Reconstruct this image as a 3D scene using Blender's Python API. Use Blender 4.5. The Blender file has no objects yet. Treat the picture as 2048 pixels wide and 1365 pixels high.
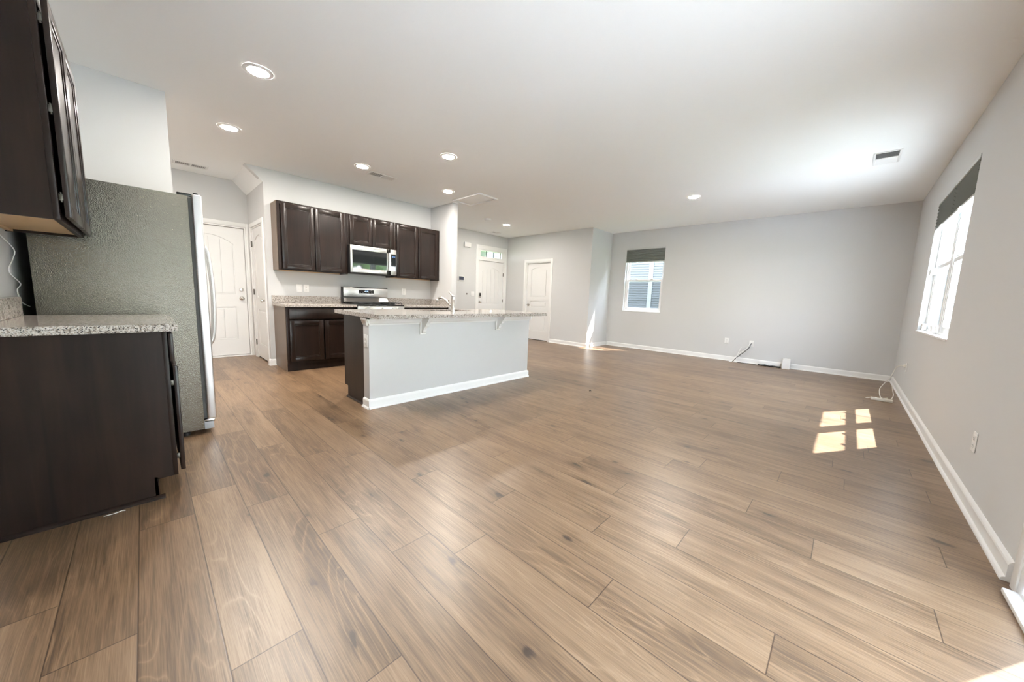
import bpy, bmesh, math, random
from mathutils import Vector, Matrix
random.seed(7)
S = bpy.context.scene
COL = S.collection

# ------------------------------------------------------------------ camera
F_PX, YAW, PITCH, ROLL, CAM_H = 700.8, 0.7605, 0.1238, 0.0357, 1.1064
cd = bpy.data.cameras.new('camera'); cam = bpy.data.objects.new('camera', cd); COL.objects.link(cam)
cd.sensor_width = 36.0; cd.sensor_fit = 'HORIZONTAL'; cd.lens = F_PX / 2048 * 36.0
cd.clip_start = 0.02; cd.clip_end = 400
fw = Vector((math.cos(YAW)*math.cos(PITCH), math.sin(YAW)*math.cos(PITCH), -math.sin(PITCH)))
rt = Vector((math.sin(YAW), -math.cos(YAW), 0)); up = rt.cross(fw)
rt, up = math.cos(ROLL)*rt + math.sin(ROLL)*up, -math.sin(ROLL)*rt + math.cos(ROLL)*up
m = Matrix((rt, up, -fw)).transposed().to_4x4(); m.translation = (0, 0, CAM_H)
cam.matrix_world = m
S.camera = cam

# ------------------------------------------------------------------ world, sun, exposure
SUN_EL = math.radians(56.3)
SUN_TRAVEL = Vector((-0.847*math.cos(SUN_EL), 0.532*math.cos(SUN_EL), -math.sin(SUN_EL)))
w = bpy.data.worlds.new('sky'); S.world = w; w.use_nodes = True
nt = w.node_tree; nt.nodes.clear()
wo = nt.nodes.new('ShaderNodeOutputWorld'); bg = nt.nodes.new('ShaderNodeBackground')
tc = nt.nodes.new('ShaderNodeTexCoord'); sz = nt.nodes.new('ShaderNodeSeparateXYZ'); sk = nt.nodes.new('ShaderNodeValToRGB')   # hazy summer sky: white at the horizon, pale blue overhead
sk.color_ramp.elements[0].position = 0.0; sk.color_ramp.elements[0].color = (0.95, 0.97, 1.0, 1)
sk.color_ramp.elements[1].position = 0.8; sk.color_ramp.elements[1].color = (0.60, 0.76, 1.0, 1)
nt.links.new(tc.outputs['Generated'], sz.inputs[0]); nt.links.new(sz.outputs[2], sk.inputs[0])
bg.inputs['Strength'].default_value = 14.0
nt.links.new(sk.outputs[0], bg.inputs[0]); nt.links.new(bg.outputs[0], wo.inputs[0])
sl = bpy.data.lights.new('sun', 'SUN'); sl.energy = 19.0; sl.angle = math.radians(0.6); sl.color = (1.0, 0.98, 0.95)
so = bpy.data.objects.new('sun', sl); COL.objects.link(so); so.location = (30, -20, 40)
so.rotation_euler = SUN_TRAVEL.to_track_quat('-Z', 'Y').to_euler()
LAMP_RADIANCE = 435.0
LAMP_COLOR = (1.0, 0.93, 0.85)
S.view_settings.view_transform = 'Standard'; S.view_settings.look = 'None'
S.view_settings.exposure = 0.88; S.view_settings.gamma = 1.0; S.view_settings.use_curve_mapping = False
cy = S.cycles
cy.use_denoising = True; cy.max_bounces = 14; cy.diffuse_bounces = 8; cy.glossy_bounces = 5
cy.transmission_bounces = 8; cy.transparent_max_bounces = 16; cy.sample_clamp_indirect = 6.0; cy.caustics_reflective = False; cy.caustics_refractive = False

# ------------------------------------------------------------------ materials
def new_mat(name):
    mt = bpy.data.materials.new(name); mt.use_nodes = True
    return mt, mt.node_tree, mt.node_tree.nodes['Principled BSDF']
def N(nt, typ, **kw):
    n = nt.nodes.new(typ)
    for k, v in kw.items(): setattr(n, k, v)
    return n
def plain(name, col, rough=0.5, metal=0.0, spec=0.5, bump=None):
    mt, nt, b = new_mat(name)
    b.inputs['Base Color'].default_value = (*col, 1); b.inputs['Roughness'].default_value = rough
    b.inputs['Metallic'].default_value = metal; b.inputs['Specular IOR Level'].default_value = spec
    if bump:
        tc = N(nt, 'ShaderNodeTexCoord'); no = N(nt, 'ShaderNodeTexNoise'); bu = N(nt, 'ShaderNodeBump')
        no.inputs['Scale'].default_value = bump[0]; no.inputs['Detail'].default_value = 3
        bu.inputs['Strength'].default_value = bump[1]; bu.inputs['Distance'].default_value = 0.002
        nt.links.new(tc.outputs['Object'], no.inputs['Vector']); nt.links.new(no.outputs[0], bu.inputs['Height'])
        nt.links.new(bu.outputs[0], b.inputs['Normal'])
    return mt
def emis(name, col, st):
    mt, nt, b = new_mat(name)
    b.inputs['Base Color'].default_value = (0, 0, 0, 1)
    b.inputs['Emission Color'].default_value = (*col, 1); b.inputs['Emission Strength'].default_value = st
    return mt
M = {}
M['wall'] = plain('wall_paint', (0.625, 0.627, 0.625), 0.75, bump=(180, 0.08))
M['ceil'] = plain('ceiling_paint', (0.915, 0.93, 0.93), 0.85, bump=(90, 0.10))
M['trim'] = plain('white_trim_paint', (0.83, 0.83, 0.82), 0.40)
M['door'] = plain('white_door_paint', (0.80, 0.80, 0.79), 0.38)
M['vinyl'] = plain('white_vinyl', (0.86, 0.87, 0.88), 0.35)
M['plastic'] = plain('white_plastic', (0.84, 0.84, 0.83), 0.35)
M['cream'] = plain('cream_plastic', (0.74, 0.72, 0.66), 0.45)
M['chrome'] = plain('satin_nickel', (0.62, 0.60, 0.57), 0.22, 1.0)
M['hinge'] = plain('nickel_hinge', (0.17, 0.16, 0.14), 0.5, 1.0)
M['black'] = plain('black_plastic', (0.015, 0.015, 0.015), 0.35)
M['iron'] = plain('cast_iron', (0.02, 0.02, 0.021), 0.55, bump=(300, 0.3))
M['blackglass'] = plain('black_glass', (0.012, 0.014, 0.015), 0.04, 0.0, 1.0)
M['dark'] = plain('dark_void', (0.02, 0.02, 0.02), 0.9)
M['gasket'] = plain('dark_gasket', (0.06, 0.06, 0.055), 0.6)
M['duct'] = plain('duct_grey', (0.34, 0.34, 0.34), 0.8)
M['endpanel_lit'] = plain('end_panel_door_light', (0.150, 0.100, 0.066), 0.32, spec=0.35)  # espresso finish lightened to paint in glancing light off the white entry door
M['maple'] = plain('maple_veneer', (0.62, 0.42, 0.22), 0.4)
M['lens'] = emis('lamp_lens', LAMP_COLOR, LAMP_RADIANCE)
M['digit'] = emis('blue_digits', (0.25, 0.5, 1.0), 1.2)
M['screen'] = plain('tinted_screen', (0.06, 0.07, 0.11), 0.12)
M['concrete'] = plain('bounce_concrete', (0.72, 0.71, 0.70), 0.85, bump=(25, 0.3))  # kept pale so the slab outside throws sun up indoors
M['lawn'] = plain('lawn_grass', (0.09, 0.15, 0.05), 0.9, bump=(40, 0.8))
M['bark'] = plain('tree_bark', (0.12, 0.09, 0.065), 0.9, bump=(20, 0.8))
M['leaf'] = plain('tree_leaves', (0.22, 0.33, 0.13), 0.6, bump=(8, 1.0))
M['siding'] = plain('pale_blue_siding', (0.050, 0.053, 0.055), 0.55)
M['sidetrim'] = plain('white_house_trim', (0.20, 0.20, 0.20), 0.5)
M['roof'] = plain('grey_shingles', (0.12, 0.12, 0.13), 0.9, bump=(30, 0.8))
M['debris'] = plain('dark_fleck', (0.03, 0.02, 0.015), 0.8)
M['lint'] = plain('white_lint', (0.7, 0.7, 0.68), 0.9)

def stainless(name, col, rough, axis):
    mt, nt, b = new_mat(name)
    b.inputs['Metallic'].default_value = 1.0
    tc = N(nt, 'ShaderNodeTexCoord'); mp = N(nt, 'ShaderNodeMapping'); no = N(nt, 'ShaderNodeTexNoise')
    sc = [350, 350, 350]; sc[axis] = 4; mp.inputs['Scale'].default_value = sc
    no.inputs['Scale'].default_value = 1.0; no.inputs['Detail'].default_value = 2
    cr = N(nt, 'ShaderNodeMapRange'); cr.inputs['To Min'].default_value = rough-0.07; cr.inputs['To Max'].default_value = rough+0.08
    mx = N(nt, 'ShaderNodeMix', data_type='RGBA')
    mx.inputs['A'].default_value = (*[c*0.9 for c in col], 1); mx.inputs['B'].default_value = (*[min(1, c*1.08) for c in col], 1)
    nt.links.new(tc.outputs['Object'], mp.inputs[0]); nt.links.new(mp.outputs[0], no.inputs['Vector'])
    nt.links.new(no.outputs[0], cr.inputs['Value']); nt.links.new(cr.outputs[0], b.inputs['Roughness'])
    nt.links.new(no.outputs[0], mx.inputs['Factor']); nt.links.new(mx.outputs['Result'], b.inputs['Base Color'])
    return mt
M['steel'] = stainless('brushed_steel', (0.66, 0.65, 0.63), 0.30, 0)
M['steelv'] = stainless('brushed_steel_door', (0.80, 0.80, 0.79), 0.33, 1)

def fridge_side():
    mt, nt, b = new_mat('textured_grey_steel')
    b.inputs['Metallic'].default_value = 0.85; b.inputs['Base Color'].default_value = (0.225, 0.212, 0.178, 1); b.inputs['Roughness'].default_value = 0.24
    tc = N(nt, 'ShaderNodeTexCoord'); no = N(nt, 'ShaderNodeTexNoise'); bu = N(nt, 'ShaderNodeBump')
    no.inputs['Scale'].default_value = 230; no.inputs['Detail'].default_value = 2.0
    bu.inputs['Strength'].default_value = 0.9; bu.inputs['Distance'].default_value = 0.003
    nt.links.new(tc.outputs['Object'], no.inputs['Vector']); nt.links.new(no.outputs[0], bu.inputs['Height']); nt.links.new(bu.outputs[0], b.inputs['Normal'])
    return mt
M['fridge'] = fridge_side()

def espresso(name='espresso_stained_wood', rough=0.38, spec=0.22):
    mt, nt, b = new_mat(name)
    tc = N(nt, 'ShaderNodeTexCoord'); mp = N(nt, 'ShaderNodeMapping'); mp.inputs['Scale'].default_value = (22, 22, 1.6)
    no = N(nt, 'ShaderNodeTexNoise'); no.inputs['Scale'].default_value = 1.0; no.inputs['Detail'].default_value = 6; no.inputs['Distortion'].default_value = 0.6
    n2 = N(nt, 'ShaderNodeTexNoise'); n2.inputs['Scale'].default_value = 2.5; n2.inputs['Detail'].default_value = 2
    ma = N(nt, 'ShaderNodeMath', operation='ADD'); mb = N(nt, 'ShaderNodeMath', operation='MULTIPLY'); mb.inputs[1].default_value = 0.5
    cr = N(nt, 'ShaderNodeValToRGB')
    cr.color_ramp.elements[0].position = 0.32; cr.color_ramp.elements[0].color = (0.0085, 0.0055, 0.0050, 1)
    cr.color_ramp.elements[1].position = 0.72; cr.color_ramp.elements[1].color = (0.030, 0.0170, 0.0120, 1)
    L = nt.links.new
    L(tc.outputs['Object'], mp.inputs[0]); L(mp.outputs[0], no.inputs['Vector']); L(tc.outputs['Object'], n2.inputs['Vector'])
    L(no.outputs[0], ma.inputs[0]); L(n2.outputs[0], ma.inputs[1]); L(ma.outputs[0], mb.inputs[0]); L(mb.outputs[0], cr.inputs[0])
    L(cr.outputs[0], b.inputs['Base Color']); b.inputs['Roughness'].default_value = rough; b.inputs['Specular IOR Level'].default_value = spec
    return mt
M['wood'] = espresso(); M['wooddoor'] = espresso('espresso_lacquered_doors', 0.29, 0.30)

def granite():
    mt, nt, b = new_mat('speckled_granite'); L = nt.links.new
    tc = N(nt, 'ShaderNodeTexCoord')
    v1 = N(nt, 'ShaderNodeTexVoronoi'); v1.inputs['Scale'].default_value = 300
    n1 = N(nt, 'ShaderNodeTexNoise'); n1.inputs['Scale'].default_value = 75; n1.inputs['Detail'].default_value = 4
    sx = N(nt, 'ShaderNodeSeparateColor')
    cr = N(nt, 'ShaderNodeValToRGB'); e = cr.color_ramp.elements
    cr.color_ramp.interpolation = 'CONSTANT'
    e[0].position = 0.0; e[0].color = (0.60, 0.565, 0.53, 1)
    e[1].position = 0.34; e[1].color = (0.44, 0.385, 0.335, 1)
    for p, c in ((0.50, (0.30, 0.25, 0.21)), (0.60, (0.54, 0.505, 0.47)), (0.84, (0.16, 0.145, 0.135)), (0.93, (0.04, 0.04, 0.042))):
        k = e.new(p); k.color = (*c, 1)
    c2 = N(nt, 'ShaderNodeValToRGB'); c2.color_ramp.elements[0].position = 0.36; c2.color_ramp.elements[0].color = (0.50, 0.47, 0.44, 1)
    c2.color_ramp.elements[1].position = 0.52; c2.color_ramp.elements[1].color = (1, 1, 1, 1)
    mx = N(nt, 'ShaderNodeMix', data_type='RGBA', blend_type='MULTIPLY'); mx.inputs['Factor'].default_value = 1.0
    L(tc.outputs['Object'], v1.inputs['Vector']); L(tc.outputs['Object'], n1.inputs['Vector'])
    L(v1.outputs['Color'], sx.inputs[0]); L(sx.outputs[0], cr.inputs[0]); L(n1.outputs[0], c2.inputs[0])
    L(cr.outputs[0], mx.inputs['A']); L(c2.outputs[0], mx.inputs['B']); L(mx.outputs['Result'], b.inputs['Base Color'])
    b.inputs['Roughness'].default_value = 0.10; b.inputs['Specular IOR Level'].default_value = 0.5
    return mt
M['granite'] = granite()

def glass(name='window_glass', tint=(0.97, 0.985, 0.98)):
    mt = bpy.data.materials.new(name); mt.use_nodes = True; nt = mt.node_tree; nt.nodes.clear()
    o = N(nt, 'ShaderNodeOutputMaterial'); mx = N(nt, 'ShaderNodeMixShader'); t = N(nt, 'ShaderNodeBsdfTransparent'); g = N(nt, 'ShaderNodeBsdfGlossy')
    fr = N(nt, 'ShaderNodeFresnel'); fr.inputs[0].default_value = 1.35
    t.inputs[0].default_value = (*tint, 1); g.inputs['Roughness'].default_value = 0.0
    ge = N(nt, 'ShaderNodeNewGeometry'); iv = N(nt, 'ShaderNodeMath', operation='SUBTRACT'); iv.inputs[0].default_value = 1.0
    fm = N(nt, 'ShaderNodeMath', operation='MULTIPLY'); nt.links.new(ge.outputs['Backfacing'], iv.inputs[1])
    nt.links.new(fr.outputs[0], fm.inputs[0]); nt.links.new(iv.outputs[0], fm.inputs[1])     # the pane's inner side does not reflect a second time
    nt.links.new(fm.outputs[0], mx.inputs[0]); nt.links.new(t.outputs[0], mx.inputs[1]); nt.links.new(g.outputs[0], mx.inputs[2]); nt.links.new(mx.outputs[0], o.inputs[0])
    return mt
M['glass'] = glass()
def screen_mesh():
    mt = bpy.data.materials.new('insect_mesh'); mt.use_nodes = True; nt = mt.node_tree; nt.nodes.clear()
    o = N(nt, 'ShaderNodeOutputMaterial'); mx = N(nt, 'ShaderNodeMixShader'); t = N(nt, 'ShaderNodeBsdfTransparent'); g = N(nt, 'ShaderNodeBsdfDiffuse')
    g.inputs[0].default_value = (0.09, 0.10, 0.11, 1); mx.inputs[0].default_value = 0.28
    nt.links.new(t.outputs[0], mx.inputs[1]); nt.links.new(g.outputs[0], mx.inputs[2]); nt.links.new(mx.outputs[0], o.inputs[0])
    return mt
M['mesh'] = screen_mesh()
def shade_fabric():
    mt, nt, b = new_mat('grey_green_shade_fabric')
    b.inputs['Base Color'].default_value = (0.20, 0.22, 0.21, 1); b.inputs['Roughness'].default_value = 0.9
    return mt
M['shade'] = shade_fabric()
M['shaderail'] = plain('shade_rail', (0.60, 0.62, 0.61), 0.45)

def floor_mat():
    mt, nt, b = new_mat('oak_vinyl_plank'); L = nt.links.new
    uv = N(nt, 'ShaderNodeUVMap', uv_map='UVMap'); at = N(nt, 'ShaderNodeAttribute', attribute_name='plank')
    sx = N(nt, 'ShaderNodeSeparateXYZ'); sc = N(nt, 'ShaderNodeSeparateColor')
    L(uv.outputs[0], sx.inputs[0]); L(at.outputs['Color'], sc.inputs[0])
    def math_(op, a, bb=None, c=None):
        n = N(nt, 'ShaderNodeMath', operation=op)
        for i, v in enumerate((a, bb, c)):
            if v is None: continue
            if isinstance(v, (int, float)): n.inputs[i].default_value = v
            else: L(v, n.inputs[i])
        return n.outputs[0]
    tone, r1, r2 = sc.outputs[0], sc.outputs[1], sc.outputs[2]
    zoff = math_('MULTIPLY', r1, 97.0); yoff = math_('MULTIPLY', r2, 31.0)
    def vec(kx, ky, zadd=0.0):
        c = N(nt, 'ShaderNodeCombineXYZ')
        L(math_('MULTIPLY', sx.outputs[0], kx), c.inputs[0])
        L(math_('MULTIPLY', math_('ADD', sx.outputs[1], yoff), ky), c.inputs[1])
        L(math_('ADD', zoff, zadd), c.inputs[2]); return c.outputs[0]
    def noise(v, detail=2, rough=0.5, dist=0.0):
        n = N(nt, 'ShaderNodeTexNoise'); n.inputs['Scale'].default_value = 1.0; n.inputs['Detail'].default_value = detail
        n.inputs['Roughness'].default_value = rough; n.inputs['Distortion'].default_value = dist; L(v, n.inputs['Vector']); return n.outputs[0]
    # cathedral rings: contour lines of a slow, stretched noise field
    h = noise(vec(7.0, 0.85), 1.5, 0.45, 0.25)
    ring = math_('PINGPONG', math_('MULTIPLY', h, 34.0), 1.0)
    ringp = math_('POWER', ring, 6.0)
    mask = N(nt, 'ShaderNodeMapRange'); L(noise(vec(6.0, 0.7, 11.0), 1.0), mask.inputs['Value'])
    mask.inputs['From Min'].default_value = 0.46; mask.inputs['From Max'].default_value = 0.66
    broad = noise(vec(14.0, 1.3, 3.0), 4, 0.55)
    fine = noise(vec(330.0, 7.0, 5.0), 3, 0.6)
    mid = noise(vec(90.0, 3.0, 7.0), 3, 0.6)
    # knots
    vo = N(nt, 'ShaderNodeTexVoronoi', feature='F1'); vo.inputs['Scale'].default_value = 1.0
    warp = N(nt, 'ShaderNodeVectorMath', operation='ADD'); wn = N(nt, 'ShaderNodeTexNoise'); wn.inputs['Scale'].default_value = 3.0
    v_k = vec(6.0, 3.0, 20.0); L(v_k, wn.inputs['Vector'])
    ws = N(nt, 'ShaderNodeVectorMath', operation='SCALE'); ws.inputs['Scale'].default_value = 0.28; L(wn.outputs['Color'], ws.inputs[0])
    L(v_k, warp.inputs[0]); L(ws.outputs[0], warp.inputs[1]); L(warp.outputs[0], vo.inputs['Vector'])
    kn = N(nt, 'ShaderNodeMapRange'); kn.inputs['From Min'].default_value = 0.01; kn.inputs['From Max'].default_value = 0.11
    kn.inputs['To Min'].default_value = 1.0; kn.inputs['To Max'].default_value = 0.0; L(vo.outputs['Distance'], kn.inputs['Value'])
    halo = N(nt, 'ShaderNodeMapRange'); halo.inputs['From Min'].default_value = 0.05; halo.inputs['From Max'].default_value = 0.36
    halo.inputs['To Min'].default_value = 1.0; halo.inputs['To Max'].default_value = 0.0; L(vo.outputs['Distance'], halo.inputs['Value'])
    # combine darkness
    d = math_('MULTIPLY', math_('SUBTRACT', broad, 0.5), 0.85)
    d = math_('ADD', d, math_('MULTIPLY', math_('SUBTRACT', mid, 0.5), 0.60))
    d = math_('ADD', d, math_('MULTIPLY', math_('SUBTRACT', fine, 0.5), 1.0))
    d = math_('ADD', d, math_('MULTIPLY', math_('SUBTRACT', 0.14, math_('MULTIPLY', ringp, 0.36)), mask.outputs[0]))
    d = math_('ADD', d, math_('MULTIPLY', halo.outputs[0], 0.20))
    d = math_('ADD', d, math_('MULTIPLY', kn.outputs[0], 0.75))
    d = math_('ADD', d, tone)
    cr = N(nt, 'ShaderNodeValToRGB'); e = cr.color_ramp.elements
    e[0].position = 0.0; e[0].color = (0.292, 0.190, 0.112, 1)
    e[1].position = 1.0; e[1].color = (0.045, 0.028, 0.018, 1)
    k = e.new(0.30); k.color = (0.218, 0.134, 0.074, 1)
    k = e.new(0.60); k.color = (0.130, 0.076, 0.040, 1)
    L(d, cr.inputs[0])
    # seams
    W, LEN = 0.1873, 1.219
    ex = math_('MINIMUM', sx.outputs[0], math_('SUBTRACT', W, sx.outputs[0])); ey = math_('MINIMUM', sx.outputs[1], math_('SUBTRACT', LEN, sx.outputs[1]))
    em = math_('MINIMUM', ex, ey)
    seam = N(nt, 'ShaderNodeMapRange'); seam.inputs['From Min'].default_value = 0.0009; seam.inputs['From Max'].default_value = 0.0026; L(em, seam.inputs['Value'])
    mx = N(nt, 'ShaderNodeMix', data_type='RGBA', blend_type='MULTIPLY'); mx.inputs['Factor'].default_value = 1.0
    sg = N(nt, 'ShaderNodeMix', data_type='RGBA'); sg.inputs['A'].default_value = (0.33, 0.29, 0.26, 1); sg.inputs['B'].default_value = (1, 1, 1, 1)
    L(seam.outputs[0], sg.inputs['Factor']); L(cr.outputs[0], mx.inputs['A']); L(sg.outputs['Result'], mx.inputs['B'])
    L(mx.outputs['Result'], b.inputs['Base Color'])
    ro = N(nt, 'ShaderNodeMapRange'); ro.inputs['To Min'].default_value = 0.30; ro.inputs['To Max'].default_value = 0.40; L(fine, ro.inputs['Value'])
    L(ro.outputs[0], b.inputs['Roughness']); b.inputs['Specular IOR Level'].default_value = 0.85
    bu = N(nt, 'ShaderNodeBump'); bu.inputs['Strength'].default_value = 0.14; bu.inputs['Distance'].default_value = 0.0008
    hh = math_('ADD', math_('MULTIPLY', fine, -0.35), seam.outputs[0]); L(hh, bu.inputs['Height']); L(bu.outputs[0], b.inputs['Normal'])
    return mt
M['floor'] = floor_mat()

# ------------------------------------------------------------------ mesh helpers
def BM(): return bmesh.new()
def box(bm, x0, x1, y0, y1, z0, z1, bev=0.0, seg=2):
    if x0 > x1: x0, x1 = x1, x0
    if y0 > y1: y0, y1 = y1, y0
    vs = [bm.verts.new(p) for p in ((x0,y0,z0),(x1,y0,z0),(x1,y1,z0),(x0,y1,z0),(x0,y0,z1),(x1,y0,z1),(x1,y1,z1),(x0,y1,z1))]
    fs = [bm.faces.new([vs[i] for i in q]) for q in ((0,3,2,1),(4,5,6,7),(0,1,5,4),(1,2,6,5),(2,3,7,6),(3,0,4,7))]
    if bev > 0:
        es = list({e for f in fs for e in f.edges})
        bmesh.ops.bevel(bm, geom=es, offset=min(bev, 0.49*min(x1-x0, y1-y0, z1-z0)), segments=seg, affect='EDGES', profile=0.5)
def prism(bm, pts, vec, cap=True):
    """polygon pts (3D list) swept along vec"""
    v = Vector(vec); a = [bm.verts.new(p) for p in pts]; b = [bm.verts.new(Vector(p)+v) for p in pts]; n = len(pts)
    fs = [bm.faces.new((a[i], a[(i+1) % n], b[(i+1) % n], b[i])) for i in range(n)]
    if cap: fs += [bm.faces.new(a[::-1]), bm.faces.new(b)]
    bmesh.ops.recalc_face_normals(bm, faces=fs)
def frame_of(d):
    d = Vector(d).normalized(); a = Vector((0,0,1)) if abs(d.z) < 0.9 else Vector((1,0,0))
    u = d.cross(a).normalized(); return u, d.cross(u).normalized()
def lathe(bm, org, axis, prof, n=24, cap=True):
    """prof: list of (radius, dist along axis)"""
    o = Vector(org); ax = Vector(axis).normalized(); u, v = frame_of(ax); rings = []
    for r, t in prof:
        rings.append([bm.verts.new(o + ax*t + (u*math.cos(2*math.pi*i/n) + v*math.sin(2*math.pi*i/n))*max(r, 1e-4)) for i in range(n)])
    fs = []
    for a, b in zip(rings, rings[1:]):
        fs += [bm.faces.new((a[i], a[(i+1) % n], b[(i+1) % n], b[i])) for i in range(n)]
    if cap: fs += [bm.faces.new(rings[0][::-1]), bm.faces.new(rings[-1])]
    bmesh.ops.recalc_face_normals(bm, faces=fs)
def smooth_path(pts, k=6):
    P = [Vector(p) for p in pts]; P = [2*P[0]-P[1]] + P + [2*P[-1]-P[-2]]; out = []
    for i in range(1, len(P)-2):
        for j in range(k):
            t = j/k; a, b, c, d = P[i-1:i+3]
            out.append(0.5*((2*b)+(c-a)*t+(2*a-5*b+4*c-d)*t*t+(3*b-a-3*c+d)*t**3))
    out.append(P[-2]); return out
def tube(bm, pts, r, n=10, smooth=6):
    P = smooth_path(pts, smooth) if smooth else [Vector(p) for p in pts]
    R = r if isinstance(r, (list, tuple)) else None
    u = None; rings = []
    for i, p in enumerate(P):
        d = (P[min(i+1, len(P)-1)] - P[max(i-1, 0)]).normalized()
        if u is None: u, v = frame_of(d)
        else:
            u = (u - d*u.dot(d)).normalized(); v = d.cross(u)
        rr = r if R is None else R[0] + (R[1]-R[0])*i/(len(P)-1)
        rings.append([bm.verts.new(p + (u*math.cos(2*math.pi*k/n)+v*math.sin(2*math.pi*k/n))*rr) for k in range(n)])
    fs = []
    for a, b in zip(rings, rings[1:]): fs += [bm.faces.new((a[i], a[(i+1) % n], b[(i+1) % n], b[i])) for i in range(n)]
    fs += [bm.faces.new(rings[0][::-1]), bm.faces.new(rings[-1])]
    bmesh.ops.recalc_face_normals(bm, faces=fs)
WORLD = {}
def obj(name, bm, mat, parent=None, smooth=True):
    lo = Vector((1e9,)*3); hi = Vector((-1e9,)*3)
    for v in bm.verts:
        for i in range(3): lo[i] = min(lo[i], v.co[i]); hi[i] = max(hi[i], v.co[i])
    c = Vector(((lo.x+hi.x)/2, (lo.y+hi.y)/2, lo.z))
    bmesh.ops.translate(bm, verts=bm.verts, vec=-c)
    me = bpy.data.meshes.new(name); bm.to_mesh(me); bm.free()
    if mat: me.materials.append(M[mat] if isinstance(mat, str) else mat)
    if smooth:
        me.polygons.foreach_set('use_smooth', [True]*len(me.polygons))
        try: me.set_sharp_from_angle(angle=math.radians(32))
        except Exception: pass
    o = bpy.data.objects.new(name, me); COL.objects.link(o)
    if parent is not None:
        o.parent = parent; o.location = c - WORLD[parent.name]
    else: o.location = c
    WORLD[o.name] = c
    return o
def tag(o, label, cat, group=None, kind=None):
    o['label'] = label; o['category'] = cat
    if group: o['group'] = group
    if kind: o['kind'] = kind
    return o
def thing(name, label, cat, loc, group=None, kind=None):
    o = bpy.data.objects.new(name, None); o.empty_display_size = 0.1; COL.objects.link(o); o.location = loc
    WORLD[o.name] = Vector(loc); return tag(o, label, cat, group, kind)
def struct(name, bm, mat, label=None, cat=None):
    o = obj(name, bm, mat, None, smooth=False); o['kind'] = 'structure'
    if label: o['label'] = label
    if cat: o['category'] = cat
    return o
def dup(root, loc, label=None):
    r = root.copy(); COL.objects.link(r); r.location = loc; WORLD[r.name] = Vector(loc)
    if label: r['label'] = label
    def rec(src, dst):
        for ch in list(src.children):
            c = ch.copy(); COL.objects.link(c); c.parent = dst; rec(ch, c)
    rec(root, r); return r
class Fr:
    """axis-aligned facing frame: u runs along the face, d points out into the room"""
    def __init__(s, axis, at, face):        # axis 'x': face lies in plane y=at; axis 'y': plane x=at ; face = +1/-1 outward sign
        s.a, s.at, s.f = axis, at, face
    def p(s, u, d, z):
        return (u, s.at + s.f*d, z) if s.a == 'x' else (s.at + s.f*d, u, z)
    def box(s, bm, u0, u1, d0, d1, z0, z1, bev=0.0, seg=2):
        a, b = s.p(u0, d0, z0), s.p(u1, d1, z1); box(bm, a[0], b[0], a[1], b[1], z0, z1, bev, seg)
    def poly(s, bm, uz, d0, d1):
        a = [s.p(u, d0, z) for u, z in uz]; q0, q1 = Vector(s.p(0, d0, 0)), Vector(s.p(0, d1, 0)); prism(bm, a, q1-q0)
    def prof(s, bm, dz, u0, u1):
        a = [s.p(u0, d, z) for d, z in dz]; q0, q1 = Vector(s.p(u0, 0, 0)), Vector(s.p(u1, 0, 0)); prism(bm, a, q1-q0)
    def n(s): return Vector(s.p(0, 1, 0)) - Vector(s.p(0, 0, 0))
    def ud(s): return Vector(s.p(1, 0, 0)) - Vector(s.p(0, 0, 0))

# ------------------------------------------------------------------ room dimensions
C = 2.74
XL, YR, XF, YJ, XD, YF = -0.505, -0.61, 8.046, 4.372, 7.123, 7.072
XK, XP, XP2, YK, YP = 1.226, 3.900, 4.016, 5.974, 5.286
XQ, YQ = 0.237, 4.412
T = 0.14

FX = Fr('x', YR, 1)       # right wall, faces +y
FF = Fr('y', XF, -1)      # far wall, faces -x
FJ = Fr('x', YJ, -1)
FD = Fr('y', XD, -1)
FY = Fr('x', YF, -1)      # foyer / laundry wall
FK = Fr('x', YK, -1)
FA = Fr('y', XK, -1)      # alcove wall with pantry door

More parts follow.
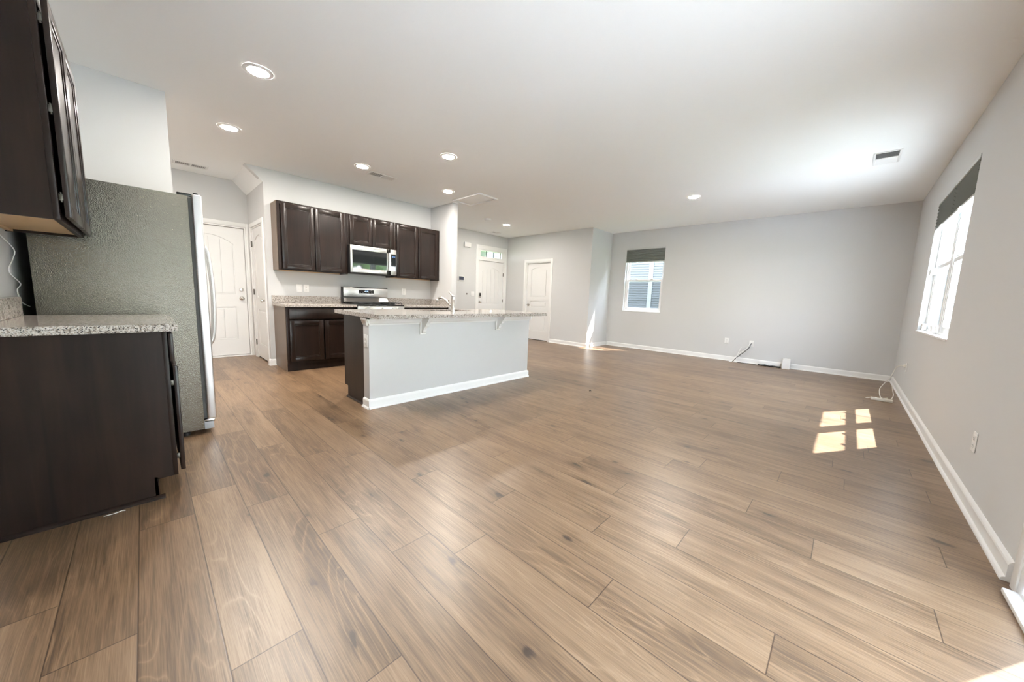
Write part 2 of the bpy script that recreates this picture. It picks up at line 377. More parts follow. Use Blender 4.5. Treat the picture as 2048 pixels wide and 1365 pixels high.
# ------------------------------------------------------------------ floor (one face per plank)
def build_floor():
    bm = BM(); uvl = bm.loops.layers.uv.new('UVMap'); cl = bm.loops.layers.float_color.new('plank')
    W, L, X0 = 0.1873, 1.219, 0.1045
    joint = {-4:1.1,-3:1.845,-2:1.523,-1:2.20,0:1.178,1:0.877,2:1.63,3:1.30,4:1.11,5:0.5625,6:0.06,7:0.773,8:0.449,9:-0.354,10:0.0,11:0.28,12:-0.433,13:0.62,14:0.21,15:-0.1,16:0.75,17:-0.036,18:-0.43,19:-0.204}
    tones = {(-1,0):.50,(0,0):.18,(1,0):.40,(2,-1):.44,(3,-1):.42,(0,-1):.33,(1,-1):.20,(4,-1):.24,(4,0):.38,(-2,0):.47,(-2,-1):.30,(-3,0):.46,(1,1):.45,(2,0):.36,(3,0):.36,(5,-1):.38,(5,0):.32,(7,-1):.34,(8,0):.28}
    xa, xb, ya, yb = -1.70, 8.16, -0.73, 7.14
    for k in range(math.floor((xa-X0)/W), math.ceil((xb-X0)/W)):
        j = joint.get(k); rr = random.Random(k*13+5)
        if j is None: j = rr.random()*L
        n0 = math.floor((ya-j)/L)-1
        for n in range(n0, math.ceil((yb-j)/L)+1):
            px, py = X0+k*W, j+n*L
            x0, x1, y0, y1 = max(px, xa), min(px+W, xb), max(py, ya), min(py+L, yb)
            if x1-x0 < 1e-4 or y1-y0 < 1e-4: continue
            rr = random.Random(k*131+n*17+3)
            t = tones.get((k, n), 0.34 + rr.gauss(0, 0.065)); t = min(0.52, max(0.16, t))
            f = bm.faces.new([bm.verts.new(q) for q in ((x0,y0,0),(x1,y0,0),(x1,y1,0),(x0,y1,0))])
            col = (t, rr.random(), rr.random(), 1)
            for lp in f.loops:
                lp[uvl].uv = (lp.vert.co.x-px, lp.vert.co.y-py); lp[cl] = col
    # slab below
    box(bm, xa, xb, ya, yb, -0.15, -0.003)
    return struct('floor', bm, 'floor', 'light oak plank floor', 'floor')
build_floor()

# ------------------------------------------------------------------ ceiling with the sloped soffit of the laundry alcove
bm = BM(); box(bm, -1.75, XF+T, YR-T, YF+T, C, C+0.15)
prism(bm, [(1.045, YK+0.0005, C+0.01), (XK+0.02, YK+0.0005, C+0.01), (XK+0.02, YK+0.0005, 2.558), (XK, YK+0.0005, 2.558)], (0, YF-YK, 0))
struct('ceiling', bm, 'ceil', 'flat white ceiling', 'ceiling')

# ------------------------------------------------------------------ walls
def wall(name, fr, u0, u1, openings=(), label='', z1=C, thick=T):
    """openings: (ua, ub, za, zb, backing)"""
    bm = BM(); cur = u0
    for ua, ub, za, zb, back in sorted(openings):
        fr.box(bm, cur, ua, -thick, 0, 0, z1)
        if za > 0: fr.box(bm, ua, ub, -thick, 0, 0, za)
        if zb < z1: fr.box(bm, ua, ub, -thick, 0, zb, z1)
        if back: fr.box(bm, ua, ub, -thick, -0.085, za, zb)
        cur = ub
    fr.box(bm, cur, u1, -thick, 0, 0, z1)
    return struct(name, bm, 'wall', label or ('painted ' + name.replace('_', ' ')), 'wall')
PD = (0.45, 2.335, 0.0, 2.06)                               # patio door
W2, W3 = (4.573, 5.44), (5.487, 6.354)
RZ0, RZ1 = 0.886, 2.352
WF = (3.073, 3.981, 0.886, 2.352)
wall('wall_right', FX, XL-T, XF+T, [(*PD, False), (W2[0], W3[1], RZ0, RZ1, False)])
wall('wall_far', FF, YR, YJ+T, [(*WF, False)])
wall('wall_jog', FJ, XD, XF)
ID = (5.526, 6.335, 0.0, 2.035)
wall('wall_closet', FD, YJ+T, YF, [(*ID, True)])
FDR = (6.065, 7.02, 0.0, 2.33); LD = (0.26, 1.185, 0.0, 2.055)
wall('wall_foyer', FY, XP+0.02, XD+T, [(*FDR, False)])
wall('wall_laundry', FY, -1.72, XP, [(*LD, True)])
wall('wall_kitchen', FK, XK, XP, [], thick=0.11)
bm = BM(); box(bm, XP, XP2, YP, YF, 0, C); struct('wall_pier', bm, 'wall', 'narrow wall end beside the kitchen', 'wall')
PDR = (6.115, 6.875, 0.0, 2.035)
FA2 = Fr('y', XK, -1)
wall('wall_pantry', FA2, YK+0.11, YF, [(*PDR, True)], thick=0.11)
# upper triangle that closes the kitchen wall over the alcove's sloped soffit
bm = BM(); prism(bm, [(1.03, YK, C), (XK, YK, C), (XK, YK, 2.5635)], (0, 0.1, 0)); struct('trim_1', bm, 'wall', 'triangular wall piece above the alcove opening', 'wall')
bm = BM(); box(bm, -1.72, XQ, YQ, YQ+0.12, 0, C); struct('wall_partition', bm, 'wall', 'partition wall beyond the refrigerator', 'wall')
bm = BM(); box(bm, -1.72, -1.60, YQ+0.12, YF, 0, C); struct('wall_hall', bm, 'wall', 'end wall of the hall behind the refrigerator wall', 'wall')
bm = BM(); box(bm, XL-T, XL, YR, YQ, 0, C); struct('wall_left', bm, 'wall', 'wall behind the left cabinets', 'wall')

# ------------------------------------------------------------------ baseboards
BP = [(0,0),(0.028,0),(0.0275,0.008),(0.023,0.015),(0.015,0.019),(0.0145,0.020),(0.0145,0.072),(0.012,0.080),(0.006,0.088),(0,0.092)]
def baseboard(name, runs, label):
    bm = BM()
    for fr, u0, u1 in runs: fr.prof(bm, BP, u0, u1)
    o = struct(name, bm, 'trim', label, 'baseboard'); return o
baseboard('baseboard_right', [(FX, 2.42, XF)], 'white baseboard along the right wall')
baseboard('baseboard_far', [(FF, YR+0.03, YJ-0.03)], 'white baseboard along the far wall')
baseboard('baseboard_jog', [(FJ, XD-0.028, XF)], 'white baseboard along the short sunlit jog wall')
baseboard('baseboard_closet', [(FD, YJ-0.028, 5.452), (FD, 6.409, YF-0.03)], 'white baseboard either side of the closet door')
baseboard('baseboard_foyer', [(FY, XP2+0.03, 5.985)], 'white baseboard along the foyer wall')
FP = Fr('x', YP, -1); FP2 = Fr('y', XP2, 1)
baseboard('baseboard_pier', [(FP, XP-0.02, XP2+0.028), (FP2, YP-0.028, YF)], 'white baseboard round the pier')
baseboard('baseboard_kitchen', [(FK, XK-0.028, 1.284), (FA, YK-0.028, 6.04)], 'short white baseboard at the kitchen wall corner')

# ------------------------------------------------------------------ windows
def pane(fr, u0, u1, d, z0, z1):
    bm = BM(); fr.box(bm, u0, u1, d-0.003, d+0.003, z0, z1); return bm
def ring(fr, bm, u0, u1, z0, z1, w, d0, d1, wb=None, bev=0.004, wt=None):
    wb = wb or w; wt = wt or w
    fr.box(bm, u0, u0+w, d0, d1, z0, z1, bev); fr.box(bm, u1-w, u1, d0, d1, z0, z1, bev)
    fr.box(bm, u0+w, u1-w, d0, d1, z0, z0+wb, bev); fr.box(bm, u0+w, u1-w, d0, d1, z1-wt, z1, bev)
def window(name, fr, u0, u1, z0, z1, label, screen=True, sill=True):
    c = fr.p((u0+u1)/2, -0.08, z0); t = thing(name, label, 'window', c, kind='structure')
    bm = BM(); ring(fr, bm, u0, u1, z0, z1, 0.032, -0.135, -0.055); obj('window_frame', bm, 'vinyl', t)
    zm = (z0+z1)/2 - 0.02
    bm = BM(); ring(fr, bm, u0+0.032, u1-0.032, zm-0.02, z1-0.032, 0.036, -0.125, -0.100); us = obj('upper_sash', bm, 'vinyl', t)
    obj('pane', pane(fr, u0+0.066, u1-0.066, -0.112, zm+0.012, z1-0.066), 'glass', us)
    bm = BM(); ring(fr, bm, u0+0.030, u1-0.030, z0+0.030, zm+0.030, 0.042, -0.092, -0.062, wb=0.055); ls = obj('lower_sash', bm, 'vinyl', t)
    obj('pane', pane(fr, u0+0.070, u1-0.070, -0.078, z0+0.082, zm-0.010), 'glass', ls)
    for q in (0.3, 0.7):
        bm = BM(); uu = u0+(u1-u0)*q; fr.box(bm, uu-0.03, uu+0.03, -0.085, -0.052, zm+0.030, zm+0.042, 0.003); fr.box(bm, uu-0.012, uu+0.02, -0.075, -0.045, zm+0.042, zm+0.052, 0.003)
        obj('sash_lock', bm, 'plastic', ls)
    if screen:
        bm = BM(); fr.box(bm, u0+0.034, u1-0.034, -0.1305, -0.1295, z0+0.034, zm+0.01); obj('insect_screen', bm, 'mesh', t)
    if sill:
        bm = BM(); fr.box(bm, u0-0.001, u1+0.001, -0.055, 0.012, z0-0.014, z0+0.006, 0.004); obj('window_sill', bm, 'trim', t)
    return t
window('window_1', FF, *WF, 'single-hung white window in the far wall above pale blue siding view')
w2 = window('window_2', FX, *W2, RZ0, RZ1, 'nearer half of the twin window in the right wall', screen=False)
w3 = window('window_3', FX, *W3, RZ0, RZ1, 'farther half of the twin window in the right wall', screen=False)
bm = BM(); FX.box(bm, W2[1], W3[0], -0.14, -0.05, RZ0, RZ1, 0.004); obj('mullion', bm, 'vinyl', w2)
bm = BM(); FX.box(bm, W2[1], W3[0], -0.05, 0.012, RZ0-0.014, RZ0+0.006, 0.003); obj('sill_bridge', bm, 'trim', w2)
for uu in (6.26, 5.62):                                       # white plastic brackets on the sill and the sash stop clip
    bm = BM(); ring(FX, bm, uu-0.06, uu+0.05, RZ0+0.010, RZ0+0.085, 0.022, -0.054, -0.020, bev=0.004); obj('sill_bracket', bm, 'plastic', w3)
bm = BM(); FX.box(bm, 6.235, 6.322, -0.058, -0.012, 1.53, 1.60, 0.006); obj('sash_stop', bm, 'plastic', w3)

def cellular_shade(name, fr, u0, u1, zt, zb, label):
    t = thing(name, label, 'window shade', fr.p((u0+u1)/2, -0.02, zb), 'pleated window shades')
    bm = BM(); fr.box(bm, u0, u1, -0.036, 0.006, zt-0.034, zt, 0.004); obj('headrail', bm, 'shaderail' , t)
    bm = BM(); n = int((zt-0.034-zb-0.018)/0.017); z = zt-0.034; pts = []; step = (zt-0.034-zb-0.018)/n
    front = []; back = []
    for i in range(n+1):
        front.append((0.005 if i % 2 else -0.012, z-i*step)); back.append((-0.032 if i % 2 else -0.022, z-i*step))
    fr.prof(bm, front + back[::-1], u0+0.004, u1-0.004); obj('pleated_fabric', bm, 'shade', t, smooth=False)
    bm = BM(); fr.box(bm, u0+0.002, u1-0.002, -0.034, 0.004, zb, zb+0.020, 0.004); br = obj('bottom_rail', bm, 'shaderail', t)
    bm = BM(); fr.box(bm, (u0+u1)/2-0.05, (u0+u1)/2+0.05, 0.004, 0.016, zb-0.004, zb+0.006, 0.003); obj('pull_tab', bm, 'plastic', br)
    return t
cellular_shade('cellular_shade', FF, WF[0]+0.004, WF[1]-0.004, RZ1-0.002, 2.02, 'grey pleated shade on the small window of the far wall')
cellular_shade('cellular_shade', FX, W2[0]+0.004, 5.458, RZ1-0.002, 2.03, 'nearer grey pleated shade of the twin window in the right wall')
cellular_shade('cellular_shade', FX, 5.466, W3[1]-0.004, RZ1-0.002, 2.03, 'farther grey pleated shade of the twin window, towards the room corner')

# ------------------------------------------------------------------ patio door (right wall, just outside the frame)
t = thing('door_5', 'white sliding patio door in the right wall', 'door', FX.p((PD[0]+PD[1])/2, -0.07, 0), kind='structure')
bm = BM(); ring(FX, bm, PD[0], PD[1], 0.0, PD[3], 0.05, -0.13, 0.004, wb=0.035); obj('door_frame', bm, 'vinyl', t)
um = (PD[0]+PD[1])/2
for a, b_, d in ((PD[0]+0.05, um+0.04, -0.055), (um-0.04, PD[1]-0.05, -0.10)):
    bm = BM(); ring(FX, bm, a, b_, 0.037, PD[3]-0.052, 0.07, d-0.03, d, wb=0.09); s = obj('sliding_panel', bm, 'vinyl', t)
    obj('pane', pane(FX, a+0.068, b_-0.068, d-0.015, 0.125, PD[3]-0.12), 'glass', s)
bm = BM(); FX.box(bm, um, PD[1]-0.05, -0.1345, -0.1335, 0.04, PD[3]-0.05); obj('insect_screen', bm, 'mesh', t)  # unseen screen, added on this half to dim the sun coming in
bm = BM(); FX.box(bm, PD[0], PD[1]-0.02, 0.0, 0.045, 0.0, 0.022, 0.006); obj('threshold', bm, 'trim', t)
bm = BM(); FX.box(bm, PD[1]-0.004, PD[1]+0.052, 0.0, 0.010, 0.0, PD[3]+0.05, 0.003); FX.box(bm, PD[0]-0.05, PD[1]+0.052, 0.0, 0.010, PD[3]-0.003, PD[3]+0.05, 0.003); obj('casing', bm, 'trim', t)

# ------------------------------------------------------------------ panel doors
def arch_z(u, ua, ub, z, rise):
    q = (u-(ua+ub)/2)/((ub-ua)/2); return z - rise*q*q
def panel_door(t, fr, u0, u1, z0, z1, panels, dface=-0.03, name='slab'):
    """panels: (ua, ub, za, zb, rise, planks)"""
    bm = BM(); core0, core1 = dface-0.040, dface-0.015
    fr.box(bm, u0, u1, core0, core1, z0, z1)
    ua, ub = panels[0][0], panels[0][1]
    fr.box(bm, u0, ua, core1, dface, z0, z1); fr.box(bm, ub, u1, core1, dface, z0, z1)
    ps = sorted(panels, key=lambda p: p[2]); zc = z0
    for i, (a, b, za, zb, rise, nb) in enumerate(ps):
        fr.box(bm, a, b, core1, dface, zc, za); zc = zb
        if rise:
            K = 14; top = ps[i+1][2] if i+1 < len(ps) else z1
            pts = [(a, zb), (b, zb)]; arc = [(a+(b-a)*k/K, arch_z(a+(b-a)*k/K, a, b, zb, rise)) for k in range(K+1)]
            fr.poly(bm, [(a, zb+0.001)] + arc + [(b, zb+0.001)], core1, dface)
    fr.box(bm, ua, ub, core1, dface, zc, z1)
    for a, b, za, zb, rise, nb in ps:                 # raised fields, split into boards where the door is grooved
        ins = 0.032; w = (b-a-2*ins)/nb
        for k in range(nb):
            x0 = a+ins+k*w+(0.0045 if k else 0); x1 = a+ins+(k+1)*w-(0.0045 if k < nb-1 else 0); K = 6
            arc = [(x1-(x1-x0)*q/K, arch_z(x1-(x1-x0)*q/K, a, b, zb, rise)-ins) for q in range(K+1)]
            fr.poly(bm, [(x0, za+ins), (x1, za+ins)] + arc, core1, dface-0.003)
        # sloped bead round each panel
        for (pa, pb, qa, qb) in ((a, a+0.014, za, zb-rise), (b-0.014, b, za, zb-rise)):
            fr.box(bm, pa, pb, core1, dface-0.004, qa, qb, 0.003)
        fr.box(bm, a, b, core1, dface-0.004, za, za+0.014, 0.003)
    return obj(name, bm, 'door', t, smooth=False)
def casing(t, fr, u0, u1, z1, w=0.072, th=0.017, jamb=0.07, left=True, right=True):
    bm = BM()
    if left: fr.box(bm, u0-w, u0, 0, th, 0, z1+w, 0.005)
    if right: fr.box(bm, u1, u1+w, 0, th, 0, z1+w, 0.005)
    fr.box(bm, u0, u1, 0, th, z1, z1+w, 0.005)
    c = obj('casing', bm, 'trim', t)
    bm = BM(); fr.box(bm, u0, u0+0.018, -0.084, 0.0, 0, z1); fr.box(bm, u1-0.018, u1, -0.084, 0.0, 0, z1); fr.box(bm, u0+0.018, u1-0.018, -0.084, 0.0, z1-0.018, z1)
    obj('jamb', bm, 'trim', t); return c
def knob(t, fr, u, z, d, name='door_knob', r=0.027):
    bm = BM(); lathe(bm, fr.p(u, d, z), fr.n(), [(0.033, 0), (0.033, 0.004), (0.026, 0.009), (0.012, 0.013), (0.011, 0.032), (r*0.8, 0.038), (r, 0.048), (r*0.95, 0.058), (r*0.6, 0.066), (0.004, 0.068)]); return obj(name, bm, 'chrome', t)
def deadbolt(t, fr, u, z, d):
    bm = BM(); lathe(bm, fr.p(u, d, z), fr.n(), [(0.030, 0), (0.030, 0.008), (0.024, 0.014), (0.010, 0.016), (0.004, 0.0165)]); fr.box(bm, u-0.005, u+0.005, d+0.014, d+0.030, z-0.016, z+0.016, 0.003); return obj('deadbolt', bm, 'chrome', t)
def door_hinges(t, fr, u, zs, d=0.001):
    for z in zs:
        bm = BM(); lathe(bm, fr.p(u, d+0.007, z-0.045), (0,0,1), [(0.006, 0), (0.006, 0.09)], 10); fr.box(bm, u-0.016, u+0.016, d-0.002, d+0.004, z-0.044, z+0.044, 0.001); obj('hinge', bm, 'hinge', t)

# closet door (three-panel) in the wall facing the camera
t = thing('door_1', 'white three-panel closet door right of the front door', 'door', FD.p(5.93, 0, 0), kind='structure')
casing(t, FD, ID[0], ID[1], ID[3])
a, b = ID[0]+0.022, ID[1]-0.022
panel_door(t, FD, a, b, 0.016, ID[3]-0.022, [(a+0.115, b-0.115, 0.24, 0.75, 0, 1), (a+0.115, b-0.115, 0.87, 1.03, 0, 1), (a+0.115, b-0.115, 1.14, 1.90, 0.05, 1)], dface=-0.045)
knob(t, FD, b-0.065, 0.93, -0.045)
bm = BM(); FD.box(bm, a, b, -0.083, -0.046, 0.0, 0.015); obj('door_gap', bm, 'dark', t)
# front door with a transom
t = thing('door_2', 'white front door below a three-light transom', 'door', FY.p(6.55, 0, 0), kind='structure')
bm = BM(); FY.box(bm, FDR[0]-0.09, FDR[0], 0, 0.018, 0, 2.43, 0.005); FY.box(bm, FDR[1], FDR[1]+0.075, 0, 0.018, 0, 2.43, 0.005); FY.box(bm, FDR[0], FDR[1], 0, 0.018, 2.33, 2.43, 0.005); obj('casing', bm, 'trim', t)
bm = BM(); FY.box(bm, FDR[0], FDR[0]+0.02, -0.14, 0, 0, 2.33); FY.box(bm, FDR[1]-0.02, FDR[1], -0.14, 0, 0, 2.33); FY.box(bm, FDR[0]+0.02, FDR[1]-0.02, -0.14, -0.004, 2.045, 2.145); FY.box(bm, FDR[0]+0.02, FDR[1]-0.02, -0.14, -0.004, 2.302, 2.33)
FY.box(bm, FDR[0]+0.02, 6.14, -0.14, -0.004, 2.145, 2.302); FY.box(bm, 6.915, FDR[1]-0.02, -0.14, -0.004, 2.145, 2.302); obj('jamb', bm, 'trim', t)
bm = BM(); FY.box(bm, 6.14, 6.915, -0.075, -0.069, 2.145, 2.302); tr = obj('transom_pane', bm, 'glass', t)
bm = BM()
for q in (6.14, 6.392, 6.650, 6.903): FY.box(bm, q, q+0.012, -0.080, -0.060, 2.145, 2.302)
obj('transom_bars', bm, 'gasket', t)
a, b = FDR[0]+0.024, FDR[1]-0.024
panel_door(t, FY, a, b, 0.016, 2.041, [(a+0.13, b-0.13, 0.22, 0.72, 0, 4), (a+0.13, b-0.13, 0.90, 1.88, 0.10, 4)], dface=-0.03)
bm = BM(); FY.box(bm, FDR[0]+0.02, FDR[1]-0.02, -0.14, -0.075, 0, 2.045); obj('leak_backing', bm, 'door', t)  # added backing behind the slab, stops outside light leaking through the gaps
knob(t, FY, a+0.065, 0.955, -0.03)
bm = BM(); FY.box(bm, a+0.035, a+0.098, -0.03, -0.005, 1.07, 1.20, 0.008); kp = obj('keypad_lock', bm, 'chrome', t)
bm = BM(); FY.box(bm, a+0.042, a+0.091, -0.006, -0.002, 1.115, 1.192, 0.002); obj('keypad', bm, 'black', kp)
door_hinges(t, FY, b+0.004, (0.25, 1.0, 1.72), d=-0.02)
# entry door of the laundry alcove: arched two-panel, plank grooves
t = thing('door_3', 'white arched two-panel entry door in the alcove beside the refrigerator', 'door', FY.p(0.72, 0, 0), kind='structure')
casing(t, FY, LD[0], LD[1], LD[3], w=0.06, right=False); bm = BM(); FY.box(bm, LD[1], XK-0.002, 0, 0.017, 0, LD[3]+0.06, 0.004); obj('casing', bm, 'trim', t)
a, b = LD[0]+0.023, LD[1]-0.023
panel_door(t, FY, a, b, 0.03, LD[3]-0.023, [(a+0.135, b-0.135, 0.28, 0.80, 0, 4), (a+0.135, b-0.135, 0.99, 1.90, 0.12, 4)], dface=-0.03)
knob(t, FY, b-0.065, 0.935, -0.03); deadbolt(t, FY, b-0.065, 1.075, -0.03)
bm = BM(); FY.box(bm, LD[0]+0.018, LD[1]-0.018, -0.083, 0.01, 0.0, 0.022, 0.004); obj('threshold', bm, 'trim', t)
# pantry door on the alcove's side wall
t = thing('door_4', 'narrow white pantry door between the entry door and the kitchen wall', 'door', FA.p(6.5, 0, 0), kind='structure')
casing(t, FA, PDR[0], PDR[1], PDR[3], w=0.062)
a, b = PDR[0]+0.021, PDR[1]-0.021
panel_door(t, FA, a, b, 0.02, PDR[3]-0.021, [(a+0.115, b-0.115, 0.22, 0.78, 0, 1), (a+0.115, b-0.115, 0.95, 1.90, 0.06, 1)], dface=-0.012)
knob(t, FA, a+0.065, 0.93, -0.012); door_hinges(t, FA, b+0.006, (0.25, 1.05, 1.79))
bm = BM(); FA.box(bm, a, b, -0.083, -0.020, 0.0, 0.019); obj('door_gap', bm, 'dark', t)

# ------------------------------------------------------------------ cabinets
def cab_door(t, fr, u0, u1, z0, z1, d0, name='door', th=0.019, rail=0.055):
    bm = BM()
    fr.box(bm, u0, u0+rail, d0, d0+th, z0, z1, 0.003); fr.box(bm, u1-rail, u1, d0, d0+th, z0, z1, 0.003)
    fr.box(bm, u0+rail-0.001, u1-rail+0.001, d0, d0+th, z0, z0+rail, 0.003); fr.box(bm, u0+rail-0.001, u1-rail+0.001, d0, d0+th, z1-rail, z1, 0.003)
    q = rail; s = 0.012
    for (a, b, c, e) in ((u0+q, u0+q+s, z0+q, z1-q), (u1-q-s, u1-q, z0+q, z1-q), (u0+q, u1-q, z0+q, z0+q+s), (u0+q, u1-q, z1-q-s, z1-q)):
        fr.box(bm, a, b, d0+0.002, d0+th-0.005, c, e, 0.004)
    o = obj(name, bm, 'wooddoor', t)
    bm = BM(); fr.box(bm, u0+rail+0.001, u1-rail-0.001, d0+0.003, d0+th-0.010, z0+rail+0.001, z1-rail-0.001); obj('center_panel', bm, 'wooddoor', o)
    return o
def drawer_front(t, fr, u0, u1, z0, z1, d0):
    bm = BM(); fr.box(bm, u0, u1, d0, d0+0.019, z0, z1, 0.004); return obj('drawer', bm, 'wooddoor', t)
def upper_cabinet(label, fr, u0, u1, z0, z1, depth, doors, group=None, name='upper_cabinet'):
    t = thing(name, label, 'cabinet', fr.p((u0+u1)/2, 0.001, z0), group)
    bm = BM(); e = 0.0012; g = 0.001
    fr.box(bm, u0+e, u0+0.016, g, depth-0.019, z0, z1); fr.box(bm, u1-0.016, u1-e, g, depth-0.019, z0, z1)
    fr.box(bm, u0+0.016, u1-0.016, g, depth-0.019, z1-0.016, z1-0.001); fr.box(bm, u0+0.016, u1-0.016, g, 0.01, z0+0.012, z1-0.02)
    obj('body', bm, 'wood', t)
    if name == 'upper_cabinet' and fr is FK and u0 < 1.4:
        bm = BM(); fr.box(bm, u0-0.003, u0+0.001, 0.004, depth-0.0195, z0, z1); obj('lit_end_panel', bm, 'endpanel_lit', t)  # thin skin with the door's light put into its colour
    bm = BM(); s = 0.038; ff0, ff1 = depth-0.019, depth
    fr.box(bm, u0+e, u0+s, ff0, ff1, z0, z1, 0.0015); fr.box(bm, u1-s, u1-e, ff0, ff1, z0, z1, 0.0015); fr.box(bm, u0+s, u1-s, ff0, ff1, z0, z0+s); fr.box(bm, u0+s, u1-s, ff0, ff1, z1-s, z1)
    obj('face_frame', bm, 'wood', t)
    bm = BM(); fr.box(bm, u0+0.017, u1-0.017, 0.011, depth-0.020, z0+0.014, z0+0.030); fr.box(bm, u0+0.017, u1-0.017, 0.011, 0.028, z0+0.001, z0+0.013)
    obj('bottom_panel', bm, 'maple', t)
    return t
def base_cabinet(label, fr, u0, u1, depth, group=None, toe=0.10, z1=0.874, toe_in=0.06, name='base_cabinet', top=True):
    t = thing(name, label, 'cabinet', fr.p((u0+u1)/2, 0.001, 0), group)
    bm = BM(); g = 0.001; e = 0.0012
    for a, b in ((u0+e, u0+0.018), (u1-0.018, u1-e)):
        fr.poly(bm, [(a, 0), (b, 0), (b, z1), (a, z1)], g, depth-0.019-toe_in); fr.box(bm, a, b, depth-0.019-toe_in, depth-0.019, toe, z1)
    fr.box(bm, u0+0.018, u1-0.018, g, depth-0.02, toe, toe+0.016); fr.box(bm, u0+0.018, u1-0.018, g, 0.012, toe, z1)
    if top: fr.box(bm, u0+0.018, u1-0.018, 0.012, depth-0.02, z1-0.012, z1)
    obj('body', bm, 'wood', t)
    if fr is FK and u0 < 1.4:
        bm = BM(); fr.box(bm, u0-0.003, u0+0.001, 0.004, depth-0.0195, 0.001, z1); obj('lit_end_panel', bm, 'endpanel_lit', t)
    bm = BM(); s = 0.038; ff0, ff1 = depth-0.019, depth
    fr.box(bm, u0+e, u0+s, ff0, ff1, toe, z1, 0.0015); fr.box(bm, u1-s, u1-e, ff0, ff1, toe, z1, 0.0015); fr.box(bm, u0+s, u1-s, ff0, ff1, toe, toe+s); fr.box(bm, u0+s, u1-s, ff0, ff1, z1-s, z1); fr.box(bm, u0+s, u1-s, ff0, ff1, 0.675, 0.705)
    obj('face_frame', bm, 'wood', t)
    bm = BM(); fr.box(bm, u0+e, u1-e, depth-0.019-toe_in-0.012, depth-0.019-toe_in+0.002, 0.0, toe+0.012); obj('toe_kick', bm, 'wood', t)
    return t
# --- left run (faces +x)
FL = Fr('y', XL, 1)
dL = 0.2765
t = upper_cabinet('dark upper cabinet at the left edge above the near counter, doors ajar', FL, 2.505, 3.402, 1.37, 2.285, dL, None)
for i, (a, b) in enumerate(((2.520, 2.950), (2.957, 3.390))):
    o = cab_door(t, FL, a, b, 1.385, 2.270, dL+0.013)
    for z in ((1.47, 1.83, 2.18)):
        u = a+0.012 if i == 0 else b-0.012
        bm = BM(); FL.box(bm, u-0.007, u+0.010, dL, dL+0.0135, z-0.014, z+0.014, 0.002); lathe(bm, FL.p(u, dL+0.007, z-0.022), (0,0,1), [(0.004, 0), (0.004, 0.044)], 10); obj('hinge', bm, 'hinge', o)
dB = 0.573
t = base_cabinet('dark base cabinet at the left edge, its plain end panel towards the room', FL, 2.49, 3.252, dB, toe=0.105)
drawer_front(t, FL, 2.505, 2.866, 0.715, 0.860, dB+0.004); drawer_front(t, FL, 2.876, 3.237, 0.715, 0.860, dB+0.004)
for i, (a, b) in enumerate(((2.505, 2.866), (2.876, 3.237))):
    o = cab_door(t, FL, a, b, 0.120, 0.690, dB+0.012)
    for z in (0.20, 0.60):
        u = a+0.012 if i == 0 else b-0.012
        bm = BM(); FL.box(bm, u-0.007, u+0.010, dB, dB+0.0125, z-0.014, z+0.014, 0.002); obj('hinge', bm, 'hinge', o)
bm = BM(); FQ = Fr('x', 2.49, -1); FQ.prof(bm, [(0,0),(0.016,0),(0.015,0.008),(0.009,0.015),(0,0.018)], XL+0.002, 0.012); obj('shoe_molding', bm, 'wood', t)
# --- kitchen run (faces -y)
t = upper_cabinet('leftmost dark upper cabinet on the kitchen wall, beside the alcove', FK, 1.302, 2.214, 1.372, 2.286, 0.305, None, 'kitchen wall cabinets')
cab_door(t, FK, 1.345, 1.752, 1.390, 2.262, 0.306); cab_door(t, FK, 1.762, 2.170, 1.390, 2.262, 0.306)
t = upper_cabinet('short dark upper cabinet directly above the microwave', FK, 2.216, 2.978, 1.824, 2.286, 0.305, None, 'kitchen wall cabinets')
cab_door(t, FK, 2.250, 2.592, 1.842, 2.262, 0.306); cab_door(t, FK, 2.602, 2.944, 1.842, 2.262, 0.306)
t = upper_cabinet('rightmost dark upper cabinet on the kitchen wall, beside the pier', FK, 2.980, 3.892, 1.372, 2.286, 0.305, None, 'kitchen wall cabinets')
cab_door(t, FK, 3.023, 3.430, 1.390, 2.262, 0.306); cab_door(t, FK, 3.440, 3.848, 1.390, 2.262, 0.306)
t = base_cabinet('dark base cabinet left of the range with two doors and one drawer', FK, 1.284, 2.205, 0.610, 'kitchen base cabinets', toe_in=0.012)
drawer_front(t, FK, 1.318, 2.172, 0.712, 0.850, 0.611)
cab_door(t, FK, 1.318, 1.737, 0.135, 0.692, 0.611); cab_door(t, FK, 1.752, 2.172, 0.135, 0.692, 0.611)
t = base_cabinet('dark base cabinet between the range and the pier', FK, 2.982, 3.896, 0.610, 'kitchen base cabinets', toe_in=0.012)
drawer_front(t, FK, 3.015, 3.862, 0.712, 0.850, 0.611)
cab_door(t, FK, 3.015, 3.430, 0.135, 0.692, 0.611); cab_door(t, FK, 3.445, 3.862, 0.135, 0.692, 0.611)

